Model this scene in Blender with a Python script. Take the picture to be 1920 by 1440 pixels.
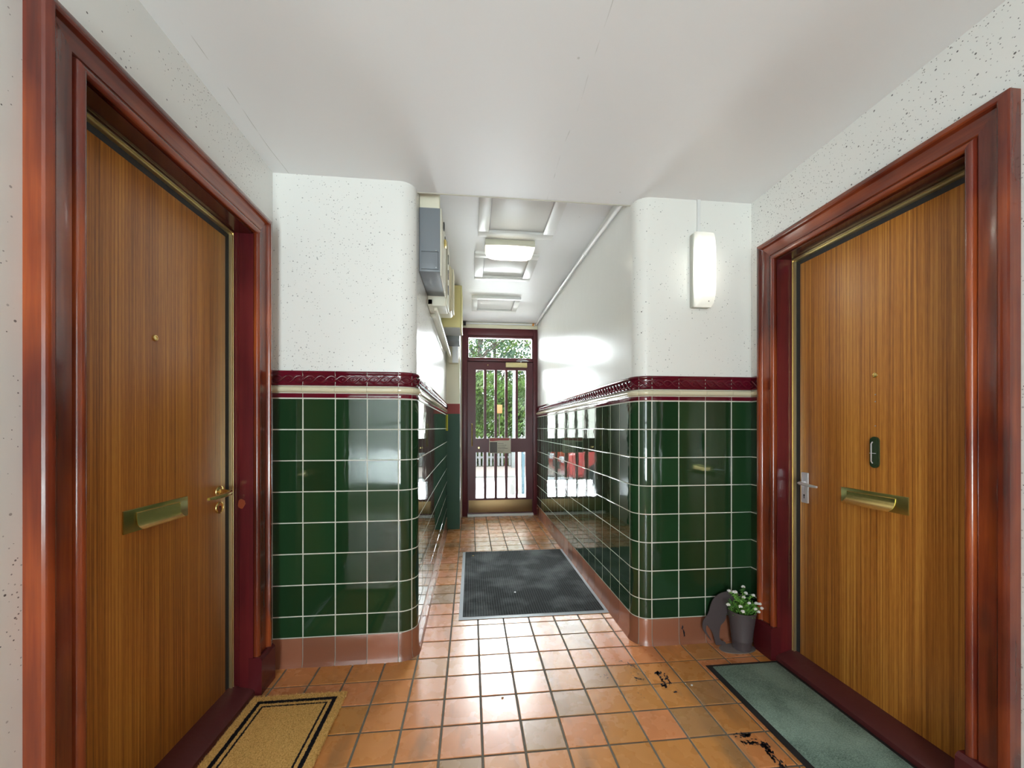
import bpy, bmesh, math, random
from mathutils import Vector, Matrix, noise as mnoise
random.seed(7)
R = random.random
YE_ = 5.154
def U(a, b): return a + (b - a) * random.random()
PI = math.pi
S = bpy.context.scene
for o in list(bpy.data.objects): bpy.data.objects.remove(o, do_unlink=True)
C = S.collection

# ------------------------------------------------------------------ camera, world, light, exposure
H = 1.165                                   # eye height
cam_d = bpy.data.cameras.new('camera'); cam = bpy.data.objects.new('camera', cam_d); C.objects.link(cam)
cam.location = (0, 0, H); cam.rotation_euler = (PI / 2, 0, -math.atan(77 / 730))
cam_d.sensor_fit = 'HORIZONTAL'; cam_d.sensor_width = 36.0
cam_d.lens = 36.0 * 730 / 1920; cam_d.shift_y = 82 / 1920
cam_d.clip_start = 0.02; cam_d.clip_end = 200
S.camera = cam
vs = S.view_settings
vs.view_transform = 'Standard'; vs.look = 'None'; vs.exposure = 0.33; vs.gamma = 1.0; vs.use_curve_mapping = False

W = bpy.data.worlds.new('overcast_sky'); S.world = W; W.use_nodes = True
nt = W.node_tree; nt.nodes.clear()
wo = nt.nodes.new('ShaderNodeOutputWorld'); wb = nt.nodes.new('ShaderNodeBackground')
wb.inputs['Color'].default_value = (0.86, 0.94, 1.0, 1); wb.inputs['Strength'].default_value = 6.0
nt.links.new(wb.outputs[0], wo.inputs[0])

def area(name, loc, rot, sx, sy, power, col):
    l = bpy.data.lights.new(name, 'AREA'); l.shape = 'RECTANGLE'; l.size = sx; l.size_y = sy
    l.energy = power; l.color = col
    o = bpy.data.objects.new(name, l); C.objects.link(o); o.location = loc; o.rotation_euler = rot
    return o
sun_d = bpy.data.lights.new('sun', 'SUN'); sun_d.energy = 1.6; sun_d.angle = math.radians(12); sun_d.color = (1, .96, .88)
sun = bpy.data.objects.new('sun', sun_d); C.objects.link(sun); sun.rotation_euler = (math.radians(38), 0, math.radians(-25))
# added fill lamps outside the back window and the street door, boosting the daylight
area('back_window_fill', (-0.40, -2.56, 1.40), (PI / 2, 0, -.12), .95, 1.8, 30, (0.92, 0.96, 1.0))  # added lamp, strengthens the light entering from behind the camera
area('back_window_fill_up', (-0.45, -3.05, .05), (PI / 2 + .62, 0, -.15), 1.7, 1.7, 300, (0.84, 0.97, 1.0))  # added lamp tilted upwards, brightens the lobby ceiling
area('street_door_fill_up', (0.38, 5.85, .06), (-PI / 2 - .85, 0, 0), 1.1, .8, 95, (0.88, 0.94, 1.0))  # added lamp near the ground, brightens the passage ceiling
area('street_door_fill_high', (0.38, 6.60, 2.75), (-PI / 2 + .45, 0, 0), 2.0, 1.9, 560, (0.92, 0.96, 1.0))  # added lamp, gives sheen on the floor and the gloss walls
area('street_door_fill_mid', (0.38, 6.60, 1.37), (-PI / 2, 0, 0), 1.7, .82, 17, (0.94, 1.0, .94))  # added weak lamp, lifts reflections on the passage floor and tiles
for nm, lc, rt, sx, sy in (('street_door_portal', (.39, YE_ + .12, 1.2), (-PI / 2, 0, 0), .95, 2.4), ('back_window_portal', (-.385, -2.52, 1.25), (PI / 2, 0, 0), 1.0, 2.05)):
    p_ = area(nm, lc, rt, sx, sy, 1, (1, 1, 1)); p_.data.cycles.is_portal = True

# ------------------------------------------------------------------ materials
def mat(name):
    m = bpy.data.materials.new(name); m.use_nodes = True
    n = m.node_tree.nodes; b = n['Principled BSDF']
    return m, m.node_tree, b
def plain(name, col, rough=.5, metal=0., spec=.5, coat=0., bump=0., bscale=200):
    m, t, b = mat(name)
    b.inputs['Base Color'].default_value = (*col, 1); b.inputs['Roughness'].default_value = rough
    b.inputs['Metallic'].default_value = metal; b.inputs['Specular IOR Level'].default_value = spec
    b.inputs['Coat Weight'].default_value = coat
    if bump:
        tc = t.nodes.new('ShaderNodeTexCoord'); nz = t.nodes.new('ShaderNodeTexNoise'); nz.inputs['Scale'].default_value = bscale
        bp = t.nodes.new('ShaderNodeBump'); bp.inputs['Strength'].default_value = bump; bp.inputs['Distance'].default_value = .002
        t.links.new(tc.outputs['Object'], nz.inputs['Vector']); t.links.new(nz.outputs[0], bp.inputs['Height']); t.links.new(bp.outputs[0], b.inputs['Normal'])
    return m
class N:
    """tiny node helper"""
    def __init__(s, t): s.t = t
    def n(s, kind, **kw):
        x = s.t.nodes.new('ShaderNode' + kind)
        for k, v in kw.items():
            if k in x.inputs: 
                x.inputs[k].default_value = v
            else: setattr(x, k, v)
        return x
    def l(s, a, b): s.t.links.new(a, b)
    def coord(s, scale=(1, 1, 1), loc=(0, 0, 0)):
        tc = s.n('TexCoord'); mp = s.n('Mapping'); mp.inputs['Scale'].default_value = scale; mp.inputs['Location'].default_value = loc
        s.l(tc.outputs['Object'], mp.inputs['Vector']); return mp.outputs[0]
    def noise(s, vec, scale, detail=3, rough=.5):
        x = s.n('TexNoise'); x.inputs['Scale'].default_value = scale; x.inputs['Detail'].default_value = detail; x.inputs['Roughness'].default_value = rough
        s.l(vec, x.inputs['Vector']); return x.outputs[0]
    def ramp(s, fac, stops, interp='LINEAR'):
        x = s.n('ValToRGB'); x.color_ramp.interpolation = interp
        e = x.color_ramp.elements
        while len(e) < len(stops): e.new(.5)
        for i, (p, c) in enumerate(stops): e[i].position = p; e[i].color = (*c, 1) if len(c) == 3 else c
        s.l(fac, x.inputs[0]); return x.outputs[0]
    def mix(s, fac, a, b, mode='MIX'):
        x = s.n('MixRGB'); x.blend_type = mode
        for i, v in ((0, fac), (1, a), (2, b)):
            if hasattr(v, 'links'): s.l(v, x.inputs[i])
            elif i == 0: x.inputs[0].default_value = v
            else: x.inputs[i].default_value = (*v, 1)
        return x.outputs[0]
    def math(s, op, a, b=0., c=0.):
        x = s.n('Math'); x.operation = op
        for i, v in enumerate((a, b, c)):
            if hasattr(v, 'links'): s.l(v, x.inputs[i])
            else: x.inputs[i].default_value = v
        return x.outputs[0]
    def bump(s, h, b, strength=.3, dist=.002):
        x = s.n('Bump'); x.inputs['Strength'].default_value = strength; x.inputs['Distance'].default_value = dist
        s.l(h, x.inputs['Height']); s.l(x.outputs[0], b.inputs['Normal'])
def g3(v): return (v, v, v)

def speckled(name, base, rough, density, dark=(.12, .11, .11)):
    m, t, b = mat(name); k = N(t)
    co = k.coord()
    clump = k.ramp(k.noise(co, 3.2, 2), [(.38, g3(0)), (.62, g3(1))])
    out = None
    for sc, r0, seedv, keep in ((46, .15, 0, .34), (95, .17, 3.3, .42), (26, .085, 7.1, .20)):
        v = k.n('TexVoronoi'); v.inputs['Scale'].default_value = sc
        mp = k.coord(loc=(seedv, seedv * 2, seedv)); k.l(mp, v.inputs['Vector'])
        d = k.math('LESS_THAN', v.outputs['Distance'], r0)
        sep = k.n('SeparateColor'); k.l(v.outputs['Color'], sep.inputs[0])
        thr = k.math('MULTIPLY_ADD', clump, keep * density, keep * density * .25)
        rr = k.math('LESS_THAN', sep.outputs[0], thr)
        f = k.math('MULTIPLY', k.math('MULTIPLY', d, rr), k.math('MULTIPLY_ADD', sep.outputs[1], .6, .4))
        out = f if out is None else k.math('MAXIMUM', out, f)
    tone = k.mix(k.noise(co, 1.5, 3), tuple(x * .96 for x in base), base)
    k.l(k.mix(out, tone, dark), b.inputs['Base Color'])
    b.inputs['Roughness'].default_value = rough
    h = k.math('ADD', k.math('MULTIPLY', k.noise(co, 9, 3), .6), k.math('MULTIPLY', k.noise(co, 60, 2), .08))
    k.bump(h, b, .35, .006)
    return m
M = {}
M['wall'] = speckled('speckled_gloss_wall_paint', (.865, .86, .83), .22, 1.35)
M['wall_corr'] = speckled('corridor_gloss_wall_paint', (.865, .86, .82), .20, .55)

def ceiling_mat(name, lines):
    m, t, b = mat(name); k = N(t); co = k.coord()
    base = k.mix(k.noise(co, 1.2, 3), (.85, .85, .86), (.88, .88, .885))
    sx = k.n('SeparateXYZ'); k.l(co, sx.inputs[0])
    fac = None
    for axis, pos, w in lines:
        wob = k.math('MULTIPLY_ADD', k.noise(co, 2.5, 2), .03, -.015)
        d = k.math('ABSOLUTE', k.math('SUBTRACT', k.math('ADD', sx.outputs[axis], wob), pos))
        f = k.math('MULTIPLY', k.math('LESS_THAN', d, w), k.ramp(k.noise(co, 14, 2), [(.42, g3(0)), (.62, g3(1))]))
        fac = f if fac is None else k.math('MAXIMUM', fac, f)
    v = k.n('TexVoronoi'); v.inputs['Scale'].default_value = 5; k.l(co, v.inputs['Vector'])
    dot = k.math('MULTIPLY', k.math('LESS_THAN', v.outputs['Distance'], .022), .45)
    fac = dot if fac is None else k.math('MAXIMUM', k.math('MULTIPLY', fac, .55), dot)
    k.l(k.mix(fac, base, (.42, .41, .38)), b.inputs['Base Color'])
    b.inputs['Roughness'].default_value = .42
    k.bump(k.math('ADD', k.noise(co, 3, 3), k.math('MULTIPLY', v.outputs['Distance'], .2)), b, .25, .01)
    return m
M['ceil'] = ceiling_mat('lobby_ceiling_paint', [(0, .41, .0012), (0, -.885, .0015), (1, .2, .0009)])
M['ceil_corr'] = ceiling_mat('corridor_ceiling_paint', [(1, 3.9, .001)])
M['white'] = plain('white_painted_wood', (.80, .80, .785), .35, bump=.1, bscale=60)
M['cream'] = plain('cream_painted_metal', (.78, .75, .62), .4)
M['cream_wall'] = plain('cream_wall_paint', (.78, .73, .55), .35, bump=.2, bscale=30)
M['redband'] = plain('red_wall_paint', (.33, .035, .025), .5, bump=.2, bscale=30)
M['greenpaint'] = plain('green_wall_paint', (.020, .085, .045), .5, bump=.3, bscale=30)
M['yellow'] = plain('pale_yellow_enamel', (.74, .66, .30), .4)
M['yellow_strip'] = plain('yellow_plastic', (.75, .65, .03), .4)
M['grey'] = plain('grey_enamel_steel', (.21, .23, .255), .42)
M['grey_light'] = plain('pale_grey_steel', (.45, .46, .47), .45)
M['seam'] = plain('dark_seam', (.07, .075, .08), .6)
M['black'] = plain('black_rubber', (.015, .015, .017), .6)
M['brass'] = plain('aged_brass', (.82, .64, .26), .26, 1.0, bump=.05, bscale=90)
M['brass_dull'] = plain('dull_brass_kick_plate', (.30, .20, .10), .42, 1.0, bump=.1, bscale=20)
M['brass_green'] = plain('tarnished_brass_plate', (.44, .42, .16), .30, 1.0, bump=.05, bscale=60)
M['gold'] = plain('gold_anodised_strip', (.85, .74, .42), .28, .9)
M['chrome'] = plain('satin_white_metal', (.78, .78, .82), .3, .6)
M['steel'] = plain('zinc_steel', (.55, .56, .58), .35, .9)
M['closer'] = plain('pale_gold_closer_cover', (.66, .56, .27), .4)
M['doorpaint'] = plain('maroon_gloss_door_paint', (.095, .015, .020), .34, spec=.35, bump=.15, bscale=12)
M['plinth'] = plain('maroon_stained_plinth', (.10, .011, .014), .25, bump=.4, bscale=40)
M['sill'] = plain('worn_maroon_threshold', (.10, .022, .022), .32, bump=.5, bscale=50)
M['greenknock'] = plain('dark_green_enamel_knocker', (.035, .055, .025), .15)

def wood(name, axis, c0, c1, c2, rough=.2):
    m, t, b = mat(name); k = N(t)
    sc = [26, 26, 26]; sc[axis] = 1.2
    g = k.noise(k.coord(tuple(sc)), 1.0, 5, .6)
    big = k.noise(k.coord((3, 3, 1.6) if axis == 2 else (3, 1.6, 3)), 1.0, 3)
    col = k.mix(k.ramp(big, [(.40, g3(0)), (.60, g3(1))]), k.ramp(g, [(.3, c0), (.7, c1)]), k.ramp(g, [(.3, c1), (.72, c2)]))
    ks = [9, 9, 9]; ks[axis] = 3.0
    v = k.n('TexVoronoi'); v.inputs['Scale'].default_value = 1.0; k.l(k.coord(tuple(ks), (.3, .1, .45)), v.inputs['Vector'])
    sep = k.n('SeparateColor'); k.l(v.outputs['Color'], sep.inputs[0])
    kn = k.math('MULTIPLY', k.ramp(v.outputs['Distance'], [(.10, g3(1)), (.22, g3(0))]), k.math('LESS_THAN', sep.outputs[0], .22))
    col = k.mix(k.math('MULTIPLY', kn, .75), col, (.045, .012, .012))
    k.l(col, b.inputs['Base Color']); b.inputs['Roughness'].default_value = rough
    b.inputs['Coat Weight'].default_value = .35; b.inputs['Coat Roughness'].default_value = .12
    k.bump(k.math('ADD', g, k.math('MULTIPLY', k.noise(k.coord(), 25, 3), .6)), b, .12, .003)
    return m
RC = ((.050, .008, .005), (.19, .027, .012), (.44, .098, .020))
M['arch_v'] = wood('red_stained_pine_upright', 2, *RC)
M['arch_h'] = wood('red_stained_pine_level', 1, *RC)
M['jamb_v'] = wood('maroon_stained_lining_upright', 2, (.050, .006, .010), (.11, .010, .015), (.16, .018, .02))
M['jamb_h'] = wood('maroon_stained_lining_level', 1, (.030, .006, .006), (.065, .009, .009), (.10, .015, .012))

def veneer(name, seed):
    m, t, b = mat(name); k = N(t)
    a = k.noise(k.coord((1, 30, .35), (seed, seed, 0)), 1.0, 4, .55)
    f = k.noise(k.coord((1, 170, 1.1), (seed, 0, seed)), 1.0, 4, .6)
    q = k.noise(k.coord((1, 9, .2), (seed, 2, 0)), 1.0, 2)
    fl = k.noise(k.coord((1, 240, 22), (0, 1, seed)), 1.0, 2)
    s1 = k.math('ADD', k.math('MULTIPLY', a, .26), k.math('MULTIPLY', f, .50))
    s2 = k.math('ADD', s1, k.math('ADD', k.math('MULTIPLY', q, .14), k.math('MULTIPLY', fl, .10)))
    col = k.ramp(s2, [(.38, (.22, .068, .011)), (.47, (.40, .140, .019)), (.55, (.55, .225, .034)), (.63, (.68, .33, .062))])
    k.l(col, b.inputs['Base Color']); b.inputs['Roughness'].default_value = .42
    b.inputs['Coat Weight'].default_value = .3; b.inputs['Coat Roughness'].default_value = .42
    k.bump(f, b, .06, .002)
    return m
M['veneer_l'] = veneer('sapele_veneer', 0.0); M['veneer_r'] = veneer('striped_sapele_veneer', 4.7)

def glaze(name, c, rough=.035, var=.25, wave=.10):
    m, t, b = mat(name); k = N(t)
    at = k.n('Attribute'); at.attribute_name = 'tint'
    col = k.mix(at.outputs['Fac'], tuple(x * (1 - var) for x in c), tuple(x * (1 + var) for x in c))
    col = k.mix(k.math('MULTIPLY', k.noise(k.coord((40, 40, 4)), 1, 3), .25), col, tuple(x * .8 for x in c))
    k.l(col, b.inputs['Base Color']); b.inputs['Roughness'].default_value = rough
    b.inputs['Specular IOR Level'].default_value = .6
    k.bump(k.noise(k.coord(), 11, 2), b, wave, .004)
    return m
M['green'] = glaze('green_glazed_tile', (.0145, .047, .0175))
M['maroon'] = glaze('maroon_glazed_tile', (.115, .006, .016), .06)
M['creamtile'] = glaze('cream_glazed_tile', (.72, .66, .47), .07, .08)
M['grout'] = plain('white_grout', (.66, .66, .58), .8)
M['skirt'] = glaze('quarry_skirting_tile', (.33, .125, .070), .22, .3, .3)
M['skirtgrout'] = plain('grey_skirting_grout', (.33, .29, .24), .85)

def quarry():
    m, t, b = mat('orange_quarry_tile'); k = N(t)
    at = k.n('Attribute'); at.attribute_name = 'tint'
    col = k.ramp(at.outputs['Fac'], [(0, (.38, .23, .11)), (.16, (.62, .27, .065)), (.5, (.70, .285, .075)), (1, (.74, .28, .11))])
    flame = k.noise(k.coord((9, 2.5, 1)), 1.0, 3)
    col = k.mix(k.ramp(flame, [(.54, g3(0)), (.74, g3(.75))]), col, (.27, .155, .07))
    col = k.mix(k.ramp(k.noise(k.coord(), 6, 2), [(.35, g3(0)), (.9, g3(.25))]), col, (.70, .34, .17))
    k.l(col, b.inputs['Base Color'])
    k.l(k.ramp(k.noise(k.coord(), 12, 3), [(.3, g3(.25)), (.7, g3(.30))]), b.inputs['Roughness'])
    b.inputs['Specular IOR Level'].default_value = .6; b.inputs['Coat Weight'].default_value = .6; b.inputs['Coat Roughness'].default_value = .28
    k.bump(k.math('ADD', k.noise(k.coord((1, 1, 1)), 16, 3), k.math('MULTIPLY', k.noise(k.coord((300, 30, 1)), 1, 2), .12)), b, .14, .004)
    return m
M['quarry'] = quarry()
M['floorgrout'] = plain('grey_floor_grout', (.20, .18, .15), .95, spec=.05, bump=.6, bscale=120)
M['tar'] = plain('dried_dark_paint', (.018, .020, .032), .4)

def glass_mat():
    m, t, b = mat('window_glass'); k = N(t); t.nodes.remove(b)
    tr = k.n('BsdfTransparent'); tr.inputs[0].default_value = (.95, .97, .96, 1)
    gl = k.n('BsdfGlossy'); gl.inputs['Roughness'].default_value = .01
    fr = k.n('Fresnel'); fr.inputs['IOR'].default_value = 1.5
    mx = k.n('MixShader'); k.l(fr.outputs[0], mx.inputs[0]); k.l(tr.outputs[0], mx.inputs[1]); k.l(gl.outputs[0], mx.inputs[2])
    k.l(mx.outputs[0], t.nodes['Material Output'].inputs[0]); return m
M['glass'] = glass_mat()
def diffuser_mat():
    m, t, b = mat('opal_diffuser'); k = N(t)
    tl = k.n('BsdfTranslucent'); tl.inputs[0].default_value = (.93, .93, .90, 1)
    b.inputs['Base Color'].default_value = (.82, .82, .79, 1); b.inputs['Roughness'].default_value = .25
    mx = k.n('MixShader'); mx.inputs[0].default_value = .45
    k.l(b.outputs[0], mx.inputs[1]); k.l(tl.outputs[0], mx.inputs[2]); k.l(mx.outputs[0], t.nodes['Material Output'].inputs[0]); return m
M['opal'] = diffuser_mat()
def emit(name, col, s):
    m, t, b = mat(name); b.inputs['Emission Color'].default_value = (*col, 1); b.inputs['Emission Strength'].default_value = s
    b.inputs['Base Color'].default_value = (.8, .8, .8, 1); return m

# ------------------------------------------------------------------ mesh helpers
def BM(): return bmesh.new()
def box(bm, x0, x1, y0, y1, z0, z1, bev=0., seg=2):
    r = bmesh.ops.create_cube(bm, size=1.0)
    vv = r['verts']
    for v in vv:
        v.co = Vector(((x0 + x1) / 2 + v.co.x * (x1 - x0), (y0 + y1) / 2 + v.co.y * (y1 - y0), (z0 + z1) / 2 + v.co.z * (z1 - z0)))
    if bev:
        ed = list({e for v in vv for e in v.link_edges})
        bmesh.ops.bevel(bm, geom=ed, offset=min(bev, .49 * min(abs(x1 - x0), abs(y1 - y0), abs(z1 - z0))), segments=seg, profile=.5, affect='EDGES')
    return bm
def prism(bm, pts, vec):
    """extrude a planar polygon (3D points) by vec"""
    a = [bm.verts.new(p) for p in pts]; v = Vector(vec); b = [bm.verts.new(Vector(p) + v) for p in pts]
    n = len(pts); bm.faces.new(a); bm.faces.new(list(reversed(b)))
    for i in range(n): bm.faces.new((a[(i + 1) % n], a[i], b[i], b[(i + 1) % n]))
    return bm
def lathe(bm, prof, c, axis='Z', n=24):
    rings = []
    for r, h in prof:
        ring = []
        for i in range(n):
            t = 2 * PI * i / n; p = (r * math.cos(t), r * math.sin(t), h)
            if axis == 'X': p = (p[2], p[0], p[1])
            elif axis == 'Y': p = (p[0], p[2], p[1])
            ring.append(bm.verts.new(Vector(c) + Vector(p)))
        rings.append(ring)
    for a, b in zip(rings, rings[1:]):
        for i in range(n): bm.faces.new((a[i], a[(i + 1) % n], b[(i + 1) % n], b[i]))
    bm.faces.new(list(reversed(rings[0]))); bm.faces.new(rings[-1])
    return bm
def tube(bm, pts, r, n=8, caps=True):
    pts = [Vector(p) for p in pts]; rings = []
    rr = r if isinstance(r, (list, tuple)) else [r] * len(pts)
    up = Vector((0, 0, 1))
    for i, p in enumerate(pts):
        d = (pts[min(i + 1, len(pts) - 1)] - pts[max(i - 1, 0)]).normalized()
        if abs(d.z) > .95: up = Vector((1, 0, 0))
        a = d.cross(up).normalized(); b = d.cross(a).normalized(); up = -b if b.dot(up) < 0 else b
        rings.append([bm.verts.new(p + a * rr[i] * math.cos(2 * PI * k / n) + b * rr[i] * math.sin(2 * PI * k / n)) for k in range(n)])
    for a, b in zip(rings, rings[1:]):
        for k in range(n): bm.faces.new((a[k], a[(k + 1) % n], b[(k + 1) % n], b[k]))
    if caps: bm.faces.new(list(reversed(rings[0]))); bm.faces.new(rings[-1])
    return bm
def obj(name, bm, m, parent=None, angle=35, recalc=True, label=None):
    if recalc: bmesh.ops.recalc_face_normals(bm, faces=bm.faces[:])
    me = bpy.data.meshes.new(name); bm.to_mesh(me); bm.free()
    me.materials.append(m)
    me.polygons.foreach_set('use_smooth', [True] * len(me.polygons)); me.set_sharp_from_angle(angle=math.radians(angle))
    o = bpy.data.objects.new(name, me); C.objects.link(o)
    if parent: 
        o.parent = parent; o.location = -parent.location if parent.parent is None else (0, 0, 0)
    if label: o['label'] = label
    return o
def pydata(name, verts, faces, m, parent=None):
    me = bpy.data.meshes.new(name); me.from_pydata(verts, [], faces); me.materials.append(m); me.update()
    o = bpy.data.objects.new(name, me); C.objects.link(o)
    if parent: o.parent = parent; o.location = -parent.location if parent.parent is None else (0, 0, 0)
    return o
def tag(o, label, cat, group=None, kind=None):
    o['label'] = label; o['category'] = cat
    if group: o['group'] = group
    if kind: o['kind'] = kind
    return o
def thing(name, loc, label, cat, group=None, kind=None):
    o = bpy.data.objects.new(name, None); C.objects.link(o); o.location = loc; o.empty_display_size = .1
    return tag(o, label, cat, group, kind)
def empty_part(o): pass
ST = 'structure'

XL, XR = -.958, 1.544        # lobby side walls
YB = 2.004                   # face of the two tiled piers
CL, CR = -.28, .885          # corridor side walls
YE = 5.154                   # street door
ZC, ZK = 2.405, 2.555        # lobby and corridor ceilings
YW = -2.3                    # wall behind the photographer
RAD = .08

# ------------------------------------------------------------------ shell
def side_wall(name, x0, x1, label):
    b = BM(); box(b, x0, x1, YW - .2, .985, -.02, ZC + .05); box(b, x0, x1, 1.872, YB + .02, -.02, ZC + .05)
    box(b, x0, x1, .985, 1.872, 2.075, ZC + .05)
    return tag(obj(name, b, M['wall']), label, 'wall', kind=ST)
wl = side_wall('wall_left', XL - .2, XL, 'white speckled gloss wall around the left flat door')
wr = side_wall('wall_right', XR, XR + .2, 'white speckled gloss wall around the right flat door')

def arc(cx, cy, r, a0, a1, n=10):
    return [(cx + r * math.cos(math.radians(a0 + (a1 - a0) * i / n)), cy + r * math.sin(math.radians(a0 + (a1 - a0) * i / n))) for i in range(n + 1)]
pl = [(XL - .2, YB)] + arc(CL - RAD, YB + RAD, RAD, -90, 0) + [(CL, 4.52), (-.128, 4.52), (-.128, 5.35), (XL - .2, 5.35)]
b = BM(); prism(b, [(x, y, -.02) for x, y in pl], (0, 0, ZK + .1))
wcl = tag(obj('wall_corridor_left', b, M['wall']), 'white wall above green tiles on the left, rounded into the passage', 'wall', kind=ST)
pr = [(XR + .2, YB)] + arc(CR + RAD, YB + RAD, RAD, -90, -180) + [(CR, 5.35), (XR + .2, 5.35)]
b = BM(); prism(b, [(x, y, -.02) for x, y in pr], (0, 0, ZK + .1))
wcr = tag(obj('wall_corridor_right', b, M['wall_corr']), 'white wall above green tiles on the right, rounded into the passage', 'wall', kind=ST)
b = BM(); box(b, -.13, CR, YE - .01, 5.35, 2.475, ZK + .05); box(b, -.13, -.112, YE - .01, 5.35, -.02, 2.48)
wf = tag(obj('wall_far', b, M['cream_wall']), 'narrow cream lintel wall above the street door', 'wall', kind=ST)
b = BM()
box(b, XL - .2, -.86, YW - .2, YW, -.02, ZC + .05); box(b, .09, XR + .2, YW - .2, YW, -.02, ZC + .05)
box(b, -.86, .09, YW - .2, YW, -.02, .25); box(b, -.86, .09, YW - .2, YW, 2.28, ZC + .05)
tag(obj('wall_back', b, M['wall']), 'white wall with an added window behind the photographer', 'wall', kind=ST)
w1 = thing('added_window', (-.385, YW - .1, .25), 'white framed window added in the unseen wall behind the photographer to let light in', 'window', kind=ST)  # opening added out of view to bring light into the lobby
b = BM()
for x0, x1, z0, z1 in ((-.86, -.81, .25, 2.28), (.04, .09, .25, 2.28), (-.81, .04, .25, .30), (-.81, .04, 2.23, 2.28), (-.81, .04, 1.22, 1.26)):
    box(b, x0, x1, YW - .13, YW - .07, z0, z1, .006)
obj('window_frame', b, M['white'], w1)
b = BM(); prism(b, [(-.81, YW - .10, .30), (.04, YW - .10, .30), (.04, YW - .10, 2.23), (-.81, YW - .10, 2.23)], (0, -.004, 0)); obj('glass', b, M['glass'], w1)

b = BM(); box(b, XL - .2, XR + .2, YW - .2, 2.094, ZC, ZC + .3)
tag(obj('ceiling', b, M['ceil']), 'low white lobby ceiling with faint board joints', 'ceiling', kind=ST)
b = BM(); box(b, CL - .3, CR + .3, 2.094, 5.35, ZK, ZK + .15)
ck = tag(obj('ceiling_passage', b, M['ceil_corr']), 'higher white ceiling over the passage', 'ceiling', kind=ST)
ck.name = 'ceiling_2'
b = BM(); box(b, -.30, .95, 2.088, 2.098, ZC - .0025, ZC + .02, .001)
tag(obj('trim_1', b, plain('dusty_edge_paint', (.62, .60, .52), .6)), 'thin white edge strip where the lobby ceiling stops', 'trim', kind=ST)
b = BM(); box(b, -.1, CR, YE - .035, YE - .01, ZK - .03, ZK - .012, .004)
tag(obj('trim_2', b, M['white']), 'slim white trunking along the far wall above the street door', 'trim', kind=ST)

# floor ------------------------------------------------------------
def tinted(bm, name='tint'): return bm.verts.layers.float.new(name)
def slab_tile(bm, lay, P, u0, u1, v0, v1, t, ch, nu=1, tilt=.0004, tintv=None):
    """P(u,v,off)->xyz ; raised tile with a small chamfer, one thin slab"""
    tv = R() if tintv is None else tintv
    c = [U(-tilt, tilt) for _ in range(4)]
    def off(a, b_): return t + (c[0] * (1 - a) + c[1] * a) * (1 - b_) + (c[2] * (1 - a) + c[3] * a) * b_
    def ring(us, vlo, vhi, f):
        lo = [bm.verts.new(P(u, vlo, f(i / (len(us) - 1), 0))) for i, u in enumerate(us)]
        hi = [bm.verts.new(P(u, vhi, f(i / (len(us) - 1), 1))) for i, u in enumerate(us)]
        for v in lo + hi: v[lay] = tv
        return lo, hi
    us_o = [u0 + (u1 - u0) * i / nu for i in range(nu + 1)]
    us_i = [u0 + ch + (u1 - u0 - 2 * ch) * i / nu for i in range(nu + 1)]
    l0, h0 = ring(us_o, v0, v1, lambda a, b_: 0)
    l1, h1 = ring(us_o, v0, v1, lambda a, b_: off(a, b_) - ch * .8)
    l2, h2 = ring(us_i, v0 + ch, v1 - ch, off)
    def q(a, b_, c_, d): bm.faces.new((a, b_, c_, d))
    for i in range(nu):
        q(l2[i], l2[i + 1], h2[i + 1], h2[i])
        q(l1[i], l1[i + 1], l2[i + 1], l2[i]); q(h2[i], h2[i + 1], h1[i + 1], h1[i])
        q(l0[i], l0[i + 1], l1[i + 1], l1[i]); q(h1[i], h1[i + 1], h0[i + 1], h0[i])
    q(l1[0], l2[0], h2[0], h1[0]); q(l0[0], l1[0], h1[0], h0[0])
    q(l2[-1], l1[-1], h1[-1], h2[-1]); q(l1[-1], l0[-1], h0[-1], h1[-1])

b = BM(); box(b, XL - .2, XR + .2, YW - .2, 5.36, -.10, -.003)
fl = tag(obj('floor', b, M['floorgrout']), 'orange quarry tile floor with dark grout', 'floor', kind=ST)
b = BM(); lay = tinted(b)
PX, PY = .1545, .1535
for i in range(-7, 11):
    for j in range(-26, 24):
        x0 = .0416 + PX * i; y0 = 1.693 + PY * j
        x1, y1 = x0 + PX, y0 + PY
        if y0 > 2.2 and (x1 < CL - .05 or x0 > CR + .05): continue
        x0 = max(x0, XL - .05); x1 = min(x1, XR + .05); y1 = min(y1, 5.34)
        if x1 - x0 < .03 or y1 - y0 < .03: continue
        g = .0042
        slab_tile(b, lay, lambda u, v, o: (u, v, -.004 + o), x0 + g, x1 - g, y0 + g, y1 - g, .004, .0014, 1, .0005,
                  tintv=(U(0, .14) if R() < .14 else U(.2, 1)))
obj('quarry_tiles', b, M['quarry'], fl, angle=30)
# spilled dark paint on the tiles: irregular flakes in clusters
b = BM()
def flake(b, x, y, r, ang):
    n = random.randint(6, 9); st = U(1.2, 2.8)
    vs_ = []
    for k in range(n):
        t = 2 * PI * k / n; rr = r * U(.45, 1.2)
        px, py = rr * st * math.cos(t), rr * math.sin(t)
        vs_.append(b.verts.new((x + px * math.cos(ang) - py * math.sin(ang), y + px * math.sin(ang) + py * math.cos(ang), .0011)))
    b.faces.new(vs_)
def streak(p0, p1, n, spread, r):
    for k in range(n):
        t = R(); x = p0[0] + (p1[0] - p0[0]) * t + random.gauss(0, spread); y = p0[1] + (p1[1] - p0[1]) * t + random.gauss(0, spread)
        flake(b, x, y, r * U(.3, 1.3), math.atan2(p1[1] - p0[1], p1[0] - p0[0]) + U(-.7, .7))
def fp(u, v):        # floor point the photograph shows at (u, v)
    D = 730 * H / (v - 802); a = (u - 960) / 730; c_, s_ = .9945, .1049
    return (a * D * c_ + D * s_, -a * D * s_ + D * c_)
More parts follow.
